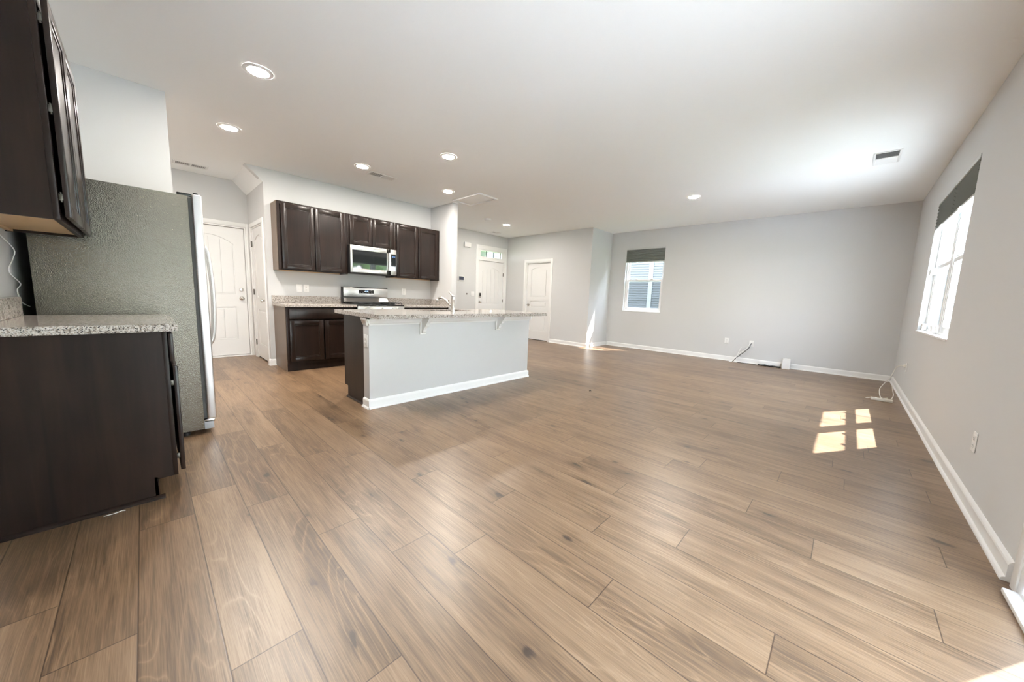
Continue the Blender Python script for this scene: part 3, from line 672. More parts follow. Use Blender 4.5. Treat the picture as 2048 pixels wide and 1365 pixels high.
# --- worktops with backsplashes
def worktop(label, x0, x1, y0, y1, group=None, splash=None, cut=None):
    bm = BM(); z0, z1 = 0.876, 0.914
    if cut:
        cx0, cx1, cy0, cy1 = cut
        box(bm, x0, cx0, y0, y1, z0, z1); box(bm, cx1, x1, y0, y1, z0, z1); box(bm, cx0, cx1, y0, cy0, z0, z1); box(bm, cx0, cx1, cy1, y1, z0, z1)
        bmesh.ops.remove_doubles(bm, verts=bm.verts, dist=1e-5)
    else: box(bm, x0, x1, y0, y1, z0, z1, 0.004)
    t = obj('worktop', bm, 'granite', None, smooth=False); tag(t, label, 'countertop', group)
    for s in splash or ():
        bm = BM(); box(bm, *s, 0.9145, 1.016, 0.003); obj('backsplash', bm, 'granite', t, smooth=False)
    return t
worktop('speckled granite worktop on the near left base cabinet', XL+0.001, 0.109, 2.434, 3.262, None, [(XL+0.001, XL+0.042, 2.434, 3.262)])
worktop('speckled granite worktop left of the range on the kitchen wall', 1.262, 2.208, 5.339, YK-0.001, None, [(1.262, 2.208, YK-0.021, YK-0.001)])
worktop('speckled granite worktop between the range and the pier', 2.979, XP-0.001, 5.339, YK-0.001, None, [(2.979, XP-0.022, YK-0.021, YK-0.001), (XP-0.021, XP-0.001, 5.339, YK-0.001)])
CUT = (2.22, 2.98, 3.48, 3.87)
worktop('speckled granite worktop of the island with the sink cut-out', 1.396, 3.735, 2.922, 3.953, None, None, CUT)

# --- island: white half wall with corbels, dark cabinet behind it
IX0, IX1, IY0, IY1 = 1.428, 3.697, 3.202, 3.323
FI = Fr('x', IY0, -1); FIL = Fr('y', IX0, -1); FIR = Fr('y', IX1, 1)
t = thing('island_half_wall', 'white painted half wall that carries the island worktop', 'half wall', ((IX0+IX1)/2, (IY0+IY1)/2, 0))
bm = BM(); box(bm, IX0, IX1, IY0, IY1, 0, 0.8745, 0.002); obj('wall_panel', bm, plain('island_white_paint', (0.60, 0.60, 0.60), 0.5), t)
bm = BM(); FI.prof(bm, BP, IX0-0.014, IX1+0.014); FIL.prof(bm, BP, IY0-0.014, IY1); FIR.prof(bm, BP, IY0-0.014, IY1); obj('baseboard', bm, 'trim', t, smooth=False)
CM = [(0, 0.800), (0.006, 0.800), (0.008, 0.812), (0.014, 0.820), (0.020, 0.838), (0.026, 0.850), (0.028, 0.862), (0.028, 0.8745), (0, 0.8745)]
bm = BM(); FI.prof(bm, CM, IX0-0.028, IX1+0.028); FIL.prof(bm, CM, IY0-0.028, IY1); FIR.prof(bm, CM, IY0-0.028, IY1); obj('crown_molding', bm, 'trim', t, smooth=False)
for xc in (1.998, 3.085):
    bm = BM(); FI.box(bm, xc-0.036, xc+0.036, 0.0, 0.016, 0.690, 0.874, 0.003)
    pr = [(0.016, 0.8745), (0.150, 0.8745), (0.150, 0.850), (0.142, 0.848), (0.138, 0.835), (0.118, 0.818), (0.104, 0.800), (0.098, 0.782), (0.086, 0.776), (0.070, 0.765), (0.054, 0.745), (0.046, 0.722), (0.040, 0.712), (0.026, 0.706), (0.016, 0.704)]
    FI.prof(bm, pr, xc-0.020, xc+0.020); obj('corbel', bm, 'trim', t, smooth=False)
FB = Fr('x', IY1, 1)
t = base_cabinet('dark island cabinet behind the white half wall', FB, IX0+0.012, IX1-0.012, 0.505, toe=0.12, toe_in=0.06, top=False)
for k in range(5):
    u0 = IX0+0.03+k*0.445
    cab_door(t, FB, u0, u0+0.43, 0.135, 0.692, 0.506); drawer_front(t, FB, u0, u0+0.43, 0.712, 0.850, 0.506)
bm = BM(); FS = Fr('y', IX0+0.012, -1); FS.prof(bm, [(0,0),(0.016,0),(0.015,0.008),(0.009,0.015),(0,0.018)], IY1+0.002, 3.755); obj('shoe_molding', bm, 'wood', t)

# --- sink and faucet
bm = BM(); x0, x1, y0, y1 = CUT; z0, z1 = 0.700, 0.8755
for a in ((x0-0.004, x0+0.004, y0-0.004, y1+0.004), (x1-0.004, x1+0.004, y0-0.004, y1+0.004), (x0+0.004, x1-0.004, y0-0.004, y0+0.004), (x0+0.004, x1-0.004, y1-0.004, y1+0.004)): box(bm, *a, z0, z1)
box(bm, x0, x1, y0, y1, z0-0.004, z0+0.004)
s = obj('kitchen_sink', bm, 'steel', None, smooth=False); tag(s, 'undermount steel sink basin in the island worktop', 'sink')
bm = BM(); lathe(bm, ((x0+x1)/2, (y0+y1)/2, z0+0.004), (0,0,1), [(0.045, 0), (0.045, 0.004), (0.03, 0.006), (0.004, 0.003)]); obj('drain', bm, 'chrome', s)
fx, fy = 2.552, 3.425
t = thing('kitchen_faucet', 'chrome pull-out kitchen faucet standing on the island worktop', 'faucet', (fx, fy, 0.9145))
bm = BM(); lathe(bm, (fx, fy, 0.9145), (0,0,1), [(0.029, 0), (0.029, 0.006), (0.024, 0.012), (0.023, 0.13), (0.025, 0.135), (0.025, 0.175), (0.021, 0.188), (0.010, 0.195)]); obj('body', bm, 'chrome', t)
bm = BM(); tube(bm, [(fx, fy+0.005, 0.965), (fx-0.01, fy+0.05, 1.000), (fx-0.02, fy+0.11, 1.042), (fx-0.03, fy+0.17, 1.068), (fx-0.04, fy+0.22, 1.066), (fx-0.045, fy+0.25, 1.050)], 0.013, 12); sp = obj('spout', bm, 'chrome', t)
bm = BM(); lathe(bm, (fx-0.044, fy+0.245, 1.056), (-0.10, 0.45, -0.85), [(0.015, 0), (0.021, 0.01), (0.023, 0.035), (0.020, 0.05), (0.006, 0.052)]); obj('spray_head', bm, 'black' if False else 'chrome', sp)
bm = BM(); tube(bm, [(fx, fy, 1.095), (fx-0.004, fy+0.03, 1.118), (fx-0.010, fy+0.075, 1.150)], (0.012, 0.007), 10); obj('lever', bm, 'chrome', t)
bm = BM(); lathe(bm, (3.06, 3.30, 0.9142), (0,0,1), [(0.020, 0), (0.020, 0.004), (0.015, 0.010), (0.014, 0.020), (0.005, 0.023)]); tag(obj('hole_cap', bm, 'plastic'), 'small white cap on the island worktop right of the faucet', 'cap')

# ------------------------------------------------------------------ refrigerator
fx0, fx1, fy0, fy1 = -0.440, 0.256, 3.414, 4.322
t = thing('refrigerator', 'grey stainless side-by-side refrigerator beyond the left counter', 'refrigerator', ((fx0+fx1)/2, (fy0+fy1)/2, 0))
bm = BM(); box(bm, fx0, fx1, fy0, fy1, 0.035, 1.730, 0.004); obj('body', bm, 'fridge', t)
bm = BM(); box(bm, fx1, fx1+0.018, fy0+0.008, fy1-0.008, 0.115, 1.722); obj('gasket', bm, 'gasket', t)
ym = 3.80
for k, (a, b) in enumerate(((fy0-0.002, ym-0.003), (ym+0.003, fy1+0.002))):
    bm = BM(); box(bm, fx1+0.018, fx1+0.074, a, b, 0.108, 1.748, 0.010, 3); d = obj('door', bm, 'steelv', t)
    yh = ym-0.045 if k == 0 else ym+0.045
    bm = BM(); X = fx1+0.074
    tube(bm, [(X-0.004, yh, 1.43), (X+0.034, yh, 1.405), (X+0.055, yh, 1.30), (X+0.066, yh, 1.03), (X+0.055, yh, 0.76), (X+0.034, yh, 0.655), (X-0.004, yh, 0.63)], 0.012, 10)
    obj('handle', bm, 'steel', d)
for yy in (fy0+0.03, fy1-0.03):
    bm = BM(); box(bm, fx1-0.055, fx1+0.050, yy-0.022, yy+0.022, 1.731, 1.748, 0.004); lathe(bm, (fx1+0.045, yy, 1.742), (0,0,1), [(0.014, 0), (0.014, 0.018), (0.008, 0.020)], 12); obj('hinge_cover', bm, 'black', t)
bm = BM(); box(bm, fx1, fx1+0.055, fy0+0.004, fy1-0.004, 0.032, 0.098, 0.004); obj('kick_grille', bm, plain('grille_grey', (0.42, 0.43, 0.44), 0.4), t)
bm = BM(); box(bm, fx1+0.002, fx1+0.062, fy0+0.004, fy0+0.05, 0.085, 0.108, 0.003); obj('bottom_hinge', bm, 'chrome', t)
for xx in (fx0+0.06, fx1-0.10):
    for yy in (fy0+0.05, fy1-0.05):
        bm = BM(); lathe(bm, (xx, yy, 0.0), (0,0,1), [(0.022, 0), (0.022, 0.02), (0.010, 0.022), (0.010, 0.036)], 12); obj('foot', bm, 'black', t)

# ------------------------------------------------------------------ microwave
def seven_seg(bm, fr, u, z, h, ch, d):
    w = h*0.5; s = h*0.11
    segs = {'0':'abcdef','1':'bc','2':'abged','3':'abgcd','4':'fgbc','5':'afgcd','6':'afgecd','7':'abc','8':'abcdefg','9':'abcdfg'}[ch]
    R = {'a':(0,w,h-s,h),'d':(0,w,0,s),'g':(0,w,h/2-s/2,h/2+s/2),'f':(0,s,h/2,h),'b':(w-s,w,h/2,h),'e':(0,s,0,h/2),'c':(w-s,w,0,h/2)}
    for c in segs:
        a, b, c0, c1 = R[c]; fr.box(bm, u+a, u+b, d, d+0.0006, z+c0, z+c1)
MX0, MX1, MZ0, MZ1, MD = 2.2175, 2.9765, 1.402, 1.821, 0.375
t = thing('microwave', 'stainless over-the-range microwave hung below the short cabinet', 'microwave', FK.p((MX0+MX1)/2, 0.001, MZ0))
bm = BM(); FK.box(bm, MX0, MX1, 0.001, MD, MZ0, MZ1, 0.002); obj('body', bm, 'black', t)
SD = MD+0.001
bm = BM(); ring(FK, bm, MX0+0.002, 2.866, MZ0+0.006, MZ1-0.002, 0.030, SD, SD+0.026, wb=0.062, bev=0.002, wt=0.070); FK.box(bm, 2.806, 2.866, SD, SD+0.026, MZ0+0.006, MZ1-0.002, 0.002); d = obj('door', bm, 'steel', t)
bm = BM(); FK.box(bm, MX0+0.030, 2.808, SD+0.002, SD+0.022, MZ0+0.066, MZ1-0.070); obj('window', bm, 'blackglass', d)
bm = BM(); FK.poly(bm, [(2.828, 1.475), (2.850, 1.475), (2.850, 1.760), (2.828, 1.760)], SD+0.052, SD+0.062)
for z in (1.475, 1.745): FK.box(bm, 2.830, 2.848, SD+0.026, SD+0.056, z, z+0.015, 0.002)
obj('handle', bm, 'chrome', d)
bm = BM(); FK.box(bm, 2.868, MX1-0.002, SD, SD+0.026, MZ0+0.006, MZ1-0.002, 0.002); cp = obj('control_panel', bm, 'steel', t)
bm = BM(); FK.box(bm, 2.878, MX1-0.012, SD+0.026, SD+0.0275, MZ0+0.070, MZ1-0.075); obj('keypad', bm, 'blackglass', cp)
bm = BM()
for ch, u in (('1', 2.895), ('0', 2.908), ('4', 2.926), ('2', 2.940)): seven_seg(bm, FK, u, 1.695, 0.017, ch, SD+0.0276)
obj('display_digits', bm, 'digit', cp)
bm = BM(); u = 2.545                                        # small dark maker's mark on the top rail
for k in range(9):
    FK.box(bm, u+k*0.0075, u+k*0.0075+0.0018, SD+0.026, SD+0.0266, 1.783, 1.783+(0.011 if k in (0, 1, 5, 8) else 0.007)); FK.box(bm, u+k*0.0075, u+k*0.0075+0.005, SD+0.026, SD+0.0266, 1.783, 1.7845)
obj('maker_mark', bm, 'gasket', d)
bm = BM(); FK.box(bm, MX0+0.01, MX1-0.01, 0.02, MD-0.01, MZ0-0.006, MZ0-0.0005); FK.box(bm, 2.80, 2.92, 0.20, 0.30, MZ0-0.016, MZ0-0.006, 0.003); obj('vent_filter', bm, 'gasket', t)

# ------------------------------------------------------------------ range
RX0, RX1 = 2.2105, 2.9765
t = thing('gas_range', 'stainless gas range with black grates between the base cabinets', 'range', FK.p((RX0+RX1)/2, 0.02, 0))
bm = BM(); FK.box(bm, RX0, RX1, 0.02, 0.62, 0.03, 0.895, 0.003); obj('body', bm, 'black', t)
bm = BM(); FK.box(bm, RX0, RX1, 0.07, 0.655, 0.896, 0.918, 0.006); obj('cooktop', bm, 'blackglass', t)
bm = BM(); FK.box(bm, RX0, RX1, 0.015, 0.075, 0.90, 1.185, 0.006); bgd = obj('backguard', bm, 'black', t)
bm = BM(); FK.box(bm, RX0+0.014, RX1-0.006, 0.076, 0.084, 1.025, 1.172, 0.003); obj('fascia', bm, 'steel', bgd)
bm = BM(); FK.prof(bm, [(0.076, 0.945), (0.120, 0.945), (0.080, 1.008), (0.076, 1.008)], RX0+0.014, RX1-0.010); obj('lower_riser', bm, 'steel', bgd, smooth=False)
bm = BM(); FK.box(bm, 2.468, 2.724, 0.0845, 0.0865, 1.084, 1.142, 0.001); dp = obj('display', bm, 'blackglass', bgd)
bm = BM()
for ch, u in (('1', 2.570), ('2', 2.583), ('0', 2.603), ('4', 2.618)): seven_seg(bm, FK, u, 1.112, 0.018, ch, 0.0867)
obj('display_digits', bm, 'digit', dp)
for k in (0, 1, 3, 4):
    bm = BM(); FK.box(bm, 2.482+k*0.048, 2.500+k*0.048, 0.0866, 0.0868, 1.094, 1.098); obj('legend', bm, 'shaderail', dp)
for g0, g1 in ((RX0+0.02, 2.462), (2.468, 2.720), (2.726, RX1-0.02)):
    bm = BM(); zt = 0.952
    for u in (g0, (g0+g1)/2-0.006, g1-0.012): FK.box(bm, u, u+0.012, 0.13, 0.625, zt-0.014, zt, 0.003)
    for d_ in (0.13, 0.25, 0.37, 0.50, 0.613): FK.box(bm, g0, g1, d_, d_+0.012, zt-0.014, zt, 0.003)
    for u in (g0, g1-0.012):
        for d_ in (0.13, 0.613): FK.box(bm, u, u+0.012, d_, d_+0.012, 0.9185, zt-0.012)
    obj('grate', bm, 'iron', t)
for u in (2.335, 2.594, 2.852):
    for d_ in (0.25, 0.50):
        bm = BM(); lathe(bm, FK.p(u, d_, 0.9185), (0,0,1), [(0.048, 0), (0.048, 0.006), (0.036, 0.008), (0.036, 0.016), (0.008, 0.018)], 20); obj('burner', bm, 'iron', t)
bm = BM(); FK.box(bm, RX0, RX1, 0.621, 0.655, 0.795, 0.895, 0.006); cp = obj('control_panel', bm, 'steel', t)
for u in (2.330, 2.425, 2.594, 2.762, 2.857):
    bm = BM(); lathe(bm, FK.p(u, 0.655, 0.848), FK.n(), [(0.026, 0), (0.026, 0.006), (0.022, 0.010), (0.019, 0.032), (0.016, 0.036), (0.004, 0.037)], 20); FK.box(bm, u-0.005, u+0.005, 0.66, 0.700, 0.828, 0.868, 0.003); obj('knob', bm, 'steel', cp)
bm = BM(); FK.box(bm, RX0+0.004, RX1-0.004, 0.621, 0.650, 0.19, 0.785, 0.006); od = obj('oven_door', bm, 'steel', t)
bm = BM(); tube(bm, [FK.p(RX0+0.06, 0.695, 0.735), FK.p(RX1-0.06, 0.695, 0.735)], 0.012, 12, 0)
for u in (RX0+0.09, RX1-0.09): tube(bm, [FK.p(u, 0.645, 0.735), FK.p(u, 0.695, 0.735)], 0.009, 10, 0)
obj('handle', bm, 'steel', od)
bm = BM(); FK.box(bm, RX0+0.12, RX1-0.12, 0.6505, 0.653, 0.33, 0.64); obj('window', bm, 'blackglass', od)
bm = BM(); FK.box(bm, RX0+0.004, RX1-0.004, 0.621, 0.648, 0.035, 0.18, 0.005); obj('drawer', bm, 'steel', t)

# ------------------------------------------------------------------ outlets, switches and wall devices
def plate(name, label, fr, u, z, kind, group=None, w=0.072, h=0.116, double=False, mat='plastic'):
    t = thing(name, label, 'light switch' if 'switch' in name else 'outlet', fr.p(u, 0.0005, z-h/2), group)
    bm = BM(); fr.box(bm, u-w/2, u+w/2, 0.0005, 0.0065, z-h/2, z+h/2, 0.003); obj('cover_plate', bm, mat, t)
    if kind == 'outlet':
        for s in (-0.021, 0.021):
            bm = BM(); fr.box(bm, u-0.0165, u+0.0165, 0.0066, 0.0085, z+s-0.0145, z+s+0.0145, 0.004); so_ = obj('socket', bm, mat, t)
            bm = BM(); fr.box(bm, u-0.008, u-0.0058, 0.0086, 0.009, z+s-0.002, z+s+0.007); fr.box(bm, u+0.0058, u+0.008, 0.0086, 0.009, z+s-0.002, z+s+0.006); fr.box(bm, u-0.0025, u+0.0025, 0.0086, 0.009, z+s-0.010, z+s-0.005); obj('slots', bm, 'gasket', so_)
    elif kind == 'switch':
        bm = BM(); fr.box(bm, u-0.016, u+0.016, 0.0066, 0.0095, z-0.033, z+0.033, 0.002); obj('rocker', bm, mat, t)
    elif kind == 'coax':
        bm = BM(); lathe(bm, fr.p(u, 0.0066, z), fr.n(), [(0.008, 0), (0.008, 0.004), (0.005, 0.005), (0.005, 0.012)], 12); obj('jack', bm, 'hinge', t)
    return t
plate('light_switch', 'white rocker switch on the kitchen wall left of the range', FK, 1.616, 1.132, 'switch')
plate('power_outlet', 'white outlet beside the switch on the kitchen wall', FK, 1.713, 1.132, 'outlet')
plate('power_outlet', 'white outlet on the kitchen wall right of the range', FK, 3.330, 1.138, 'outlet')
plate('power_outlet', 'white outlet on the end of the island half wall', FIL, 3.262, 0.650, 'outlet', w=0.076, h=0.120)
plate('power_outlet', 'white outlet low on the right wall near the camera', FX, 3.268, 0.372, 'outlet')
plate('power_outlet', 'white outlet low on the right wall near the far corner, cord plugged in', FX, 6.675, 0.395, 'outlet')
plate('power_outlet', 'white outlet on the far wall below the window side, nothing plugged in', FF, 1.705, 0.395, 'outlet')
plate('cable_outlet', 'white coax wall plate low on the far wall with a dark cable', FF, 1.285, 0.385, 'coax')
def oneoff(name, bm, mat, label, cat, smooth=True): return tag(obj(name, bm, mat, None, smooth), label, cat)
t = thing('alarm_panel', 'small wall panel with dark screen left of the front door', 'control panel', FY.p(5.508, 0.001, 1.475))
bm = BM(); FY.box(bm, 5.418, 5.598, 0.001, 0.020, 1.475, 1.592, 0.005); obj('housing', bm, 'plastic', t)
bm = BM(); FY.box(bm, 5.432, 5.582, 0.0205, 0.0225, 1.492, 1.580, 0.001); obj('screen', bm, 'screen', t)
bm = BM(); FY.box(bm, 5.575, 5.775, 0.001, 0.050, 2.318, 2.428, 0.008); oneoff('door_chime', bm, 'plastic', 'white door chime box high on the foyer wall', 'door chime')
bm = BM(); lathe(bm, FY.p(5.700, 0.001, 1.157), FY.n(), [(0.020, 0), (0.020, 0.006), (0.014, 0.012), (0.004, 0.013)], 16); oneoff('wall_button', bm, 'hinge', 'tiny round grey fitting on the foyer wall below the alarm panel', 'wall fitting')
plate('light_switch', 'white switch plate close to the front door', FY, 5.885, 1.165, 'switch', w=0.115)

# ------------------------------------------------------------------ ceiling fixtures
def downlight(x, y, label, src=[None]):
    if src[0] is not None:
        return dup(src[0], (x, y, C), label)
    t = thing('recessed_downlight', label, 'ceiling light', (x, y, C), 'recessed ceiling downlights'); src[0] = t
    bm = BM(); lathe(bm, (x, y, C-0.0005), (0,0,-1), [(0.098, 0), (0.098, 0.003), (0.090, 0.007), (0.070, 0.008), (0.068, 0.003)], 40, cap=False); obj('trim_ring', bm, 'trim', t)
    bm = BM(); lathe(bm, (x, y, C-0.001), (0,0,-1), [(0.068, 0), (0.068, 0.004), (0.062, 0.0075), (0.002, 0.0085)], 32); obj('lens', bm, 'lens', t)
    return t
for x, y, lb in ((0.71, 3.43, 'lit recessed downlight nearest the camera, in front of the refrigerator'), (-0.45, 5.75, 'unseen downlight added in the hall round the corner to brighten the alcove'), (0.72, 4.81, 'lit recessed downlight near the alcove vent, above the kitchen passage'),  # the hall lamp is out of view, added because the alcove was too dark
                 (2.09, 4.80, 'lit recessed downlight beside the kitchen ceiling vent'), (2.61, 3.63, 'lit recessed downlight above the island sink'),
                 (3.45, 4.80, 'lit recessed downlight beside the attic hatch'), (5.81, 5.83, 'lit recessed downlight above the foyer by the front door'),
                 (5.95, 1.92, 'lit recessed downlight alone on the living room ceiling')): downlight(x, y, lb)
def ceiling_vent(label, cx, cy_, lx, ly, along='x', tilt=0.0085, frame=0.02):
    t = thing('ceiling_vent', label, 'vent', (cx, cy_, C), 'ceiling air vents')
    bm = BM(); z1, z0 = C-0.0005, C-0.008; x0, x1, y0, y1 = cx-lx/2, cx+lx/2, cy_-ly/2, cy_+ly/2; f = frame
    box(bm, x0, x1, y0, y0+f, z0, z1, 0.003); box(bm, x0, x1, y1-f, y1, z0, z1, 0.003); box(bm, x0, x0+f, y0+f, y1-f, z0, z1, 0.003); box(bm, x1-f, x1, y0+f, y1-f, z0, z1, 0.003)
    if along == 'x': box(bm, cx-0.010, cx+0.010, y0+f, y1-f, z0, z1)
    else: box(bm, x0+f, x1-f, cy_-0.010, cy_+0.010, z0, z1)
    obj('frame', bm, 'trim', t)
    bm = BM(); box(bm, x0+f, x1-f, y0+f, y1-f, C-0.0012, C-0.0004); obj('duct_opening', bm, 'duct', t)
    bm = BM()
    L_, W_ = (lx, ly) if along == 'x' else (ly, lx); n = max(6, int((L_-2*f)/0.020)); st = (L_-2*f)/n
    for k in range(n):
        q = -L_/2+f+(k+0.5)*st
        if abs(q) < 0.014: continue
        s = 1 if q < 0 else -1
        if along == 'x': pts = [(cx+q+tilt*s-0.0006, y0+f, C-0.0014), (cx+q+tilt*s+0.0006, y0+f, C-0.0014), (cx+q-tilt*s+0.0006, y0+f, z0), (cx+q-tilt*s-0.0006, y0+f, z0)]; vec = (0, ly-2*f, 0)
        else: pts = [(x0+f, cy_+q-0.0045*s, C-0.0013), (x0+f, cy_+q-0.0035*s, C-0.0013), (x0+f, cy_+q+0.0055*s, z0), (x0+f, cy_+q+0.0045*s, z0)]; vec = (lx-2*f, 0, 0)
        prism(bm, pts, vec)
    obj('louvers', bm, 'trim', t, smooth=False); return t
ceiling_vent('long narrow ceiling vent in the alcove above the entry door', 0.555, 6.66, 0.36, 0.17, tilt=0.0, frame=0.028)
ceiling_vent('narrow ceiling vent beside the kitchen downlight', 2.43, 4.955, 0.37, 0.16)
ceiling_vent('square ceiling vent near the right wall', 5.615, -0.11, 0.42, 0.21)
ceiling_vent('small ceiling vent by the front door', 6.33, 6.74, 0.27, 0.14)
t = thing('attic_hatch', 'white attic access hatch in the ceiling beside the pier', 'hatch', (4.0, 4.80, C))
bm = BM(); x0, x1, y0, y1 = 3.79, 4.21, 4.44, 5.15
for a in ((x0, x1, y0, y0+0.035), (x0, x1, y1-0.035, y1), (x0, x0+0.035, y0+0.035, y1-0.035), (x1-0.035, x1, y0+0.035, y1-0.035)): box(bm, *a, C-0.024, C-0.0005, 0.003)
obj('trim_frame', bm, 'trim', t)
bm = BM(); box(bm, x0+0.038, x1-0.038, y0+0.038, y1-0.038, C-0.007, C-0.0005, 0.002); obj('hatch_panel', bm, 'ceil', t)
bm = BM(); lathe(bm, (5.15, 5.73, C-0.0005), (0,0,-1), [(0.070, 0), (0.070, 0.012), (0.060, 0.030), (0.040, 0.036), (0.004, 0.037)], 28); oneoff('smoke_detector', bm, 'plastic', 'round white smoke detector on the foyer ceiling', 'smoke detector')

# ------------------------------------------------------------------ cords and small things on the floor
bm = BM(); box(bm, 7.885, 7.975, 0.655, 0.770, 0.0, 0.185, 0.008, 3); oneoff('router_box', bm, 'plastic', 'white upright plastic box on the floor against the far wall', 'router')
bm = BM(); box(bm, 7.985, 8.015, 0.80, 1.125, 0.0, 0.082, 0.004); oneoff('cable_cover', bm, 'plastic', 'white cable cover strip leaning on the far baseboard', 'cable cover')
bm = BM(); tube(bm, [(8.030, 1.285, 0.385), (7.995, 1.287, 0.375), (7.985, 1.300, 0.320), (7.975, 1.330, 0.270), (7.965, 1.400, 0.190), (7.95, 1.480, 0.100), (7.945, 1.53, 0.030), (7.93, 1.545, 0.006)], 0.0055, 8); oneoff('coax_cable', bm, 'black', 'black coax cable hanging from the far wall plate', 'cable')
bm = BM(); tube(bm, [(8.030, 1.30, 0.376), (8.005, 1.31, 0.36), (7.985, 1.36, 0.27), (7.975, 1.44, 0.19), (7.955, 1.50, 0.11), (7.94, 1.535, 0.05), (7.93, 1.56, 0.008), (7.92, 1.60, 0.006)], 0.0065, 8); oneoff('white_cable', bm, 'plastic', 'white cable hanging beside the black coax cable', 'cable')
bm = BM(); tube(bm, [(8.020, 1.44, 0.30), (7.99, 1.47, 0.20), (7.96, 1.49, 0.08), (7.93, 1.50, 0.006), (7.92, 1.46, 0.006)], 0.003, 8); oneoff('thin_cord', bm, 'plastic', 'thin white cord drooping to the floor left of the coax cable', 'cord')
bm = BM(); box(bm, 7.905, 7.945, 1.475, 1.525, 0.0, 0.024, 0.005); oneoff('cable_adapter', bm, 'plastic', 'small white adapter on the floor below the wall plate', 'adapter')
bm = BM(); tube(bm, [(7.92, 1.46, 0.006), (7.95, 1.36, 0.005), (7.955, 1.24, 0.005), (7.94, 1.12, 0.006)], 0.0045, 8); oneoff('floor_cord', bm, 'gasket', 'thin dark cord lying along the far baseboard', 'cord')
rr = random.Random(4); bm = BM()
for k in range(3):
    pts = [(7.935+0.02*math.sin(i*1.3+k*2.1)-0.004*k, 1.13-0.038*i, 0.008+0.007*k+0.004*math.sin(i*2+k)) for i in range(10)]; tube(bm, pts, 0.0065, 8)
oneoff('cable_bundle', bm, 'black', 'tangled black cable bundle on the floor beside the white box', 'cable')
t = thing('power_strip', 'cream power strip on the floor in the far right corner', 'power strip', (6.205, -0.41, 0))
bm = BM(); box(bm, 6.180, 6.232, -0.505, -0.315, 0.0, 0.034, 0.006); obj('housing', bm, 'cream', t)
bm = BM()
for k in range(4): box(bm, 6.192, 6.220, -0.485+k*0.045, -0.457+k*0.045, 0.0342, 0.0352)
obj('sockets', bm, plain('cream_socket', (0.5, 0.48, 0.44), 0.5), t)
bm = BM(); tube(bm, [(6.675, -0.579, 0.415), (6.70, -0.560, 0.412), (6.76, -0.545, 0.392), (6.80, -0.525, 0.355), (6.72, -0.502, 0.292), (6.66, -0.478, 0.232), (6.70, -0.440, 0.150), (6.60, -0.404, 0.090), (6.45, -0.40, 0.045), (6.31, -0.405, 0.028), (6.25, -0.41, 0.030), (6.215, -0.41, 0.042)], 0.0048, 8); cdo = obj('cord', bm, 'cream', t)
bm = BM(); FX.box(bm, 6.655, 6.695, 0.0095, 0.030, 0.395, 0.432, 0.005); obj('plug', bm, 'cream', cdo)
bm = BM(); tube(bm, [(6.225, -0.49, 0.042), (6.30, -0.495, 0.030), (6.45, -0.512, 0.008), (6.75, -0.545, 0.006), (7.05, -0.556, 0.010), (7.30, -0.560, 0.05)], 0.0042, 8); obj('cord', bm, 'cream', t)
bm = BM(); tube(bm, [(6.24, -0.46, 0.040), (6.30, -0.40, 0.012), (6.29, -0.30, 0.006), (6.235, -0.275, 0.006), (6.185, -0.30, 0.02), (6.186, -0.318, 0.036)], 0.0045, 8); obj('cord', bm, 'cream', t)
# cord hanging on the wall behind the near counter
bm = BM(); tube(bm, [(XL+0.012, 3.10, 1.370), (XL+0.012, 3.14, 1.345), (XL+0.020, 3.40, 1.275), (XL+0.016, 3.36, 1.215), (XL+0.012, 3.28, 1.150), (XL+0.022, 3.43, 1.085), (XL+0.016, 3.38, 1.050), (XL+0.02, 3.41, 0.985), (XL+0.028, 3.55, 0.95)], 0.0026, 8); oneoff('appliance_cord', bm, 'plastic', 'crinkled white cord on the wall behind the left counter', 'cord')
# flecks
bm = BM(); tube(bm, [(3.695, 2.185, 0.003), (3.705, 2.175, 0.010), (3.712, 2.165, 0.004)], 0.004, 6, 3); tube(bm, [(3.705, 2.176, 0.008), (3.725, 2.180, 0.014)], 0.0025, 6, 2); oneoff('debris_fleck', bm, 'debris', 'tiny dark fleck on the floor right of the island', 'debris')
bm = BM(); tube(bm, [(-0.20, 2.452, 0.002), (-0.16, 2.447, 0.004), (-0.145, 2.456, 0.003), (-0.13, 2.450, 0.003)], 0.0018, 6, 4); oneoff('lint_thread', bm, 'lint', 'white thread of lint on the floor before the left base cabinet', 'debris')

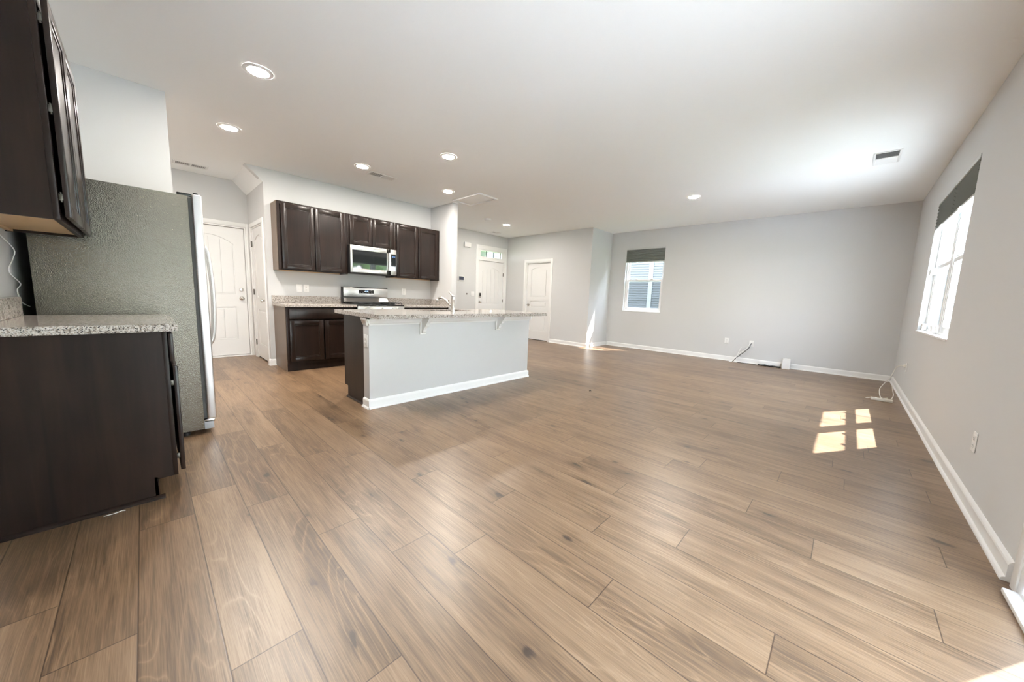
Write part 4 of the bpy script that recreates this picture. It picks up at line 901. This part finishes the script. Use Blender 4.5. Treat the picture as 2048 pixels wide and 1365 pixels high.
# ------------------------------------------------------------------ outside
bm = BM(); box(bm, 4.6, 8.4, YF+T+0.01, 9.6, 2.62, 2.78); box(bm, 4.6, 4.78, 9.3, 9.48, -0.16, 2.62); box(bm, 8.2, 8.38, 9.3, 9.48, -0.16, 2.62); box(bm, 4.6, 8.4, 9.46, 9.6, 2.30, 2.62); struct('porch_roof', bm, plain('porch_paint', (0.42, 0.43, 0.42), 0.7), 'front porch roof on two posts', 'porch')
bm = BM(); box(bm, -40, 60, -50, 50, -0.30, -0.16); struct('ground_lawn', bm, 'lawn', 'lawn outside the house', 'lawn')
bm = BM(); box(bm, -6, 6.7, -7.5, YR-T-0.002, -0.16, -0.06); struct('bounce_pavement', bm, 'concrete', 'unseen pale slab added to bounce sunlight up to the ceiling', 'pavement')  # out-of-view reflector slab, added to light the ceiling from below
t = thing('neighbor_house', 'pale blue lap-sided house seen through the far window', 'house', (16, 3, -0.16))
bm = BM(); FH = Fr('y', 12.0, -1)
for k in range(60):
    z = -0.16+k*0.0825; FH.prof(bm, [(0, z), (0.018, z), (0.003, z+0.084), (0, z+0.084)], -6, 13)
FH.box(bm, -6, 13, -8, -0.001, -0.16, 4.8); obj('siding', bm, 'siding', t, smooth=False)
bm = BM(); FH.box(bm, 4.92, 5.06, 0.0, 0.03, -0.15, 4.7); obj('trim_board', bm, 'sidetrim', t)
bm = BM(); prism(bm, [(11.4, -6.3, 4.8), (20.6, -6.3, 4.8), (16, -6.3, 7.2)], (0, 19.6, 0)); obj('roof', bm, 'roof', t, smooth=False)
def tree(x, y, h, seed, label):
    rr = random.Random(seed); t = thing('garden_tree', label, 'tree', (x, y, -0.16), 'trees behind the house')
    bm = BM(); tube(bm, [(x, y, -0.2), (x+0.1, y, h*0.3), (x, y+0.1, h*0.7)], (0.16, 0.05), 10); obj('trunk', bm, 'bark', t)
    bm = BM()
    for k in range(26):
        a = rr.random()*6.28; q = rr.random()**0.5*h*0.26; z = h*(0.35+0.6*rr.random()); q *= 1.15-abs(z/h-0.6)
        ret = bmesh.ops.create_icosphere(bm, subdivisions=2, radius=h*(0.07+0.06*rr.random()), matrix=Matrix.Translation((x+q*math.cos(a), y+q*math.sin(a), z)))
        for v in ret['verts']: v.co += Vector((rr.gauss(0, 1), rr.gauss(0, 1), rr.gauss(0, 1)))*h*0.012
    obj('crown', bm, 'leaf', t)
for i, (x, y, h) in enumerate(((9.3, -10.6, 5.2), (5.0, -12.0, 5.6), (-1.5, -11.5, 6.0))):
    tree(x, y, h, i+3, ('leafy tree behind the house, opposite the kitchen', 'taller leafy tree behind the house', 'leafy tree behind the house near the patio')[i])
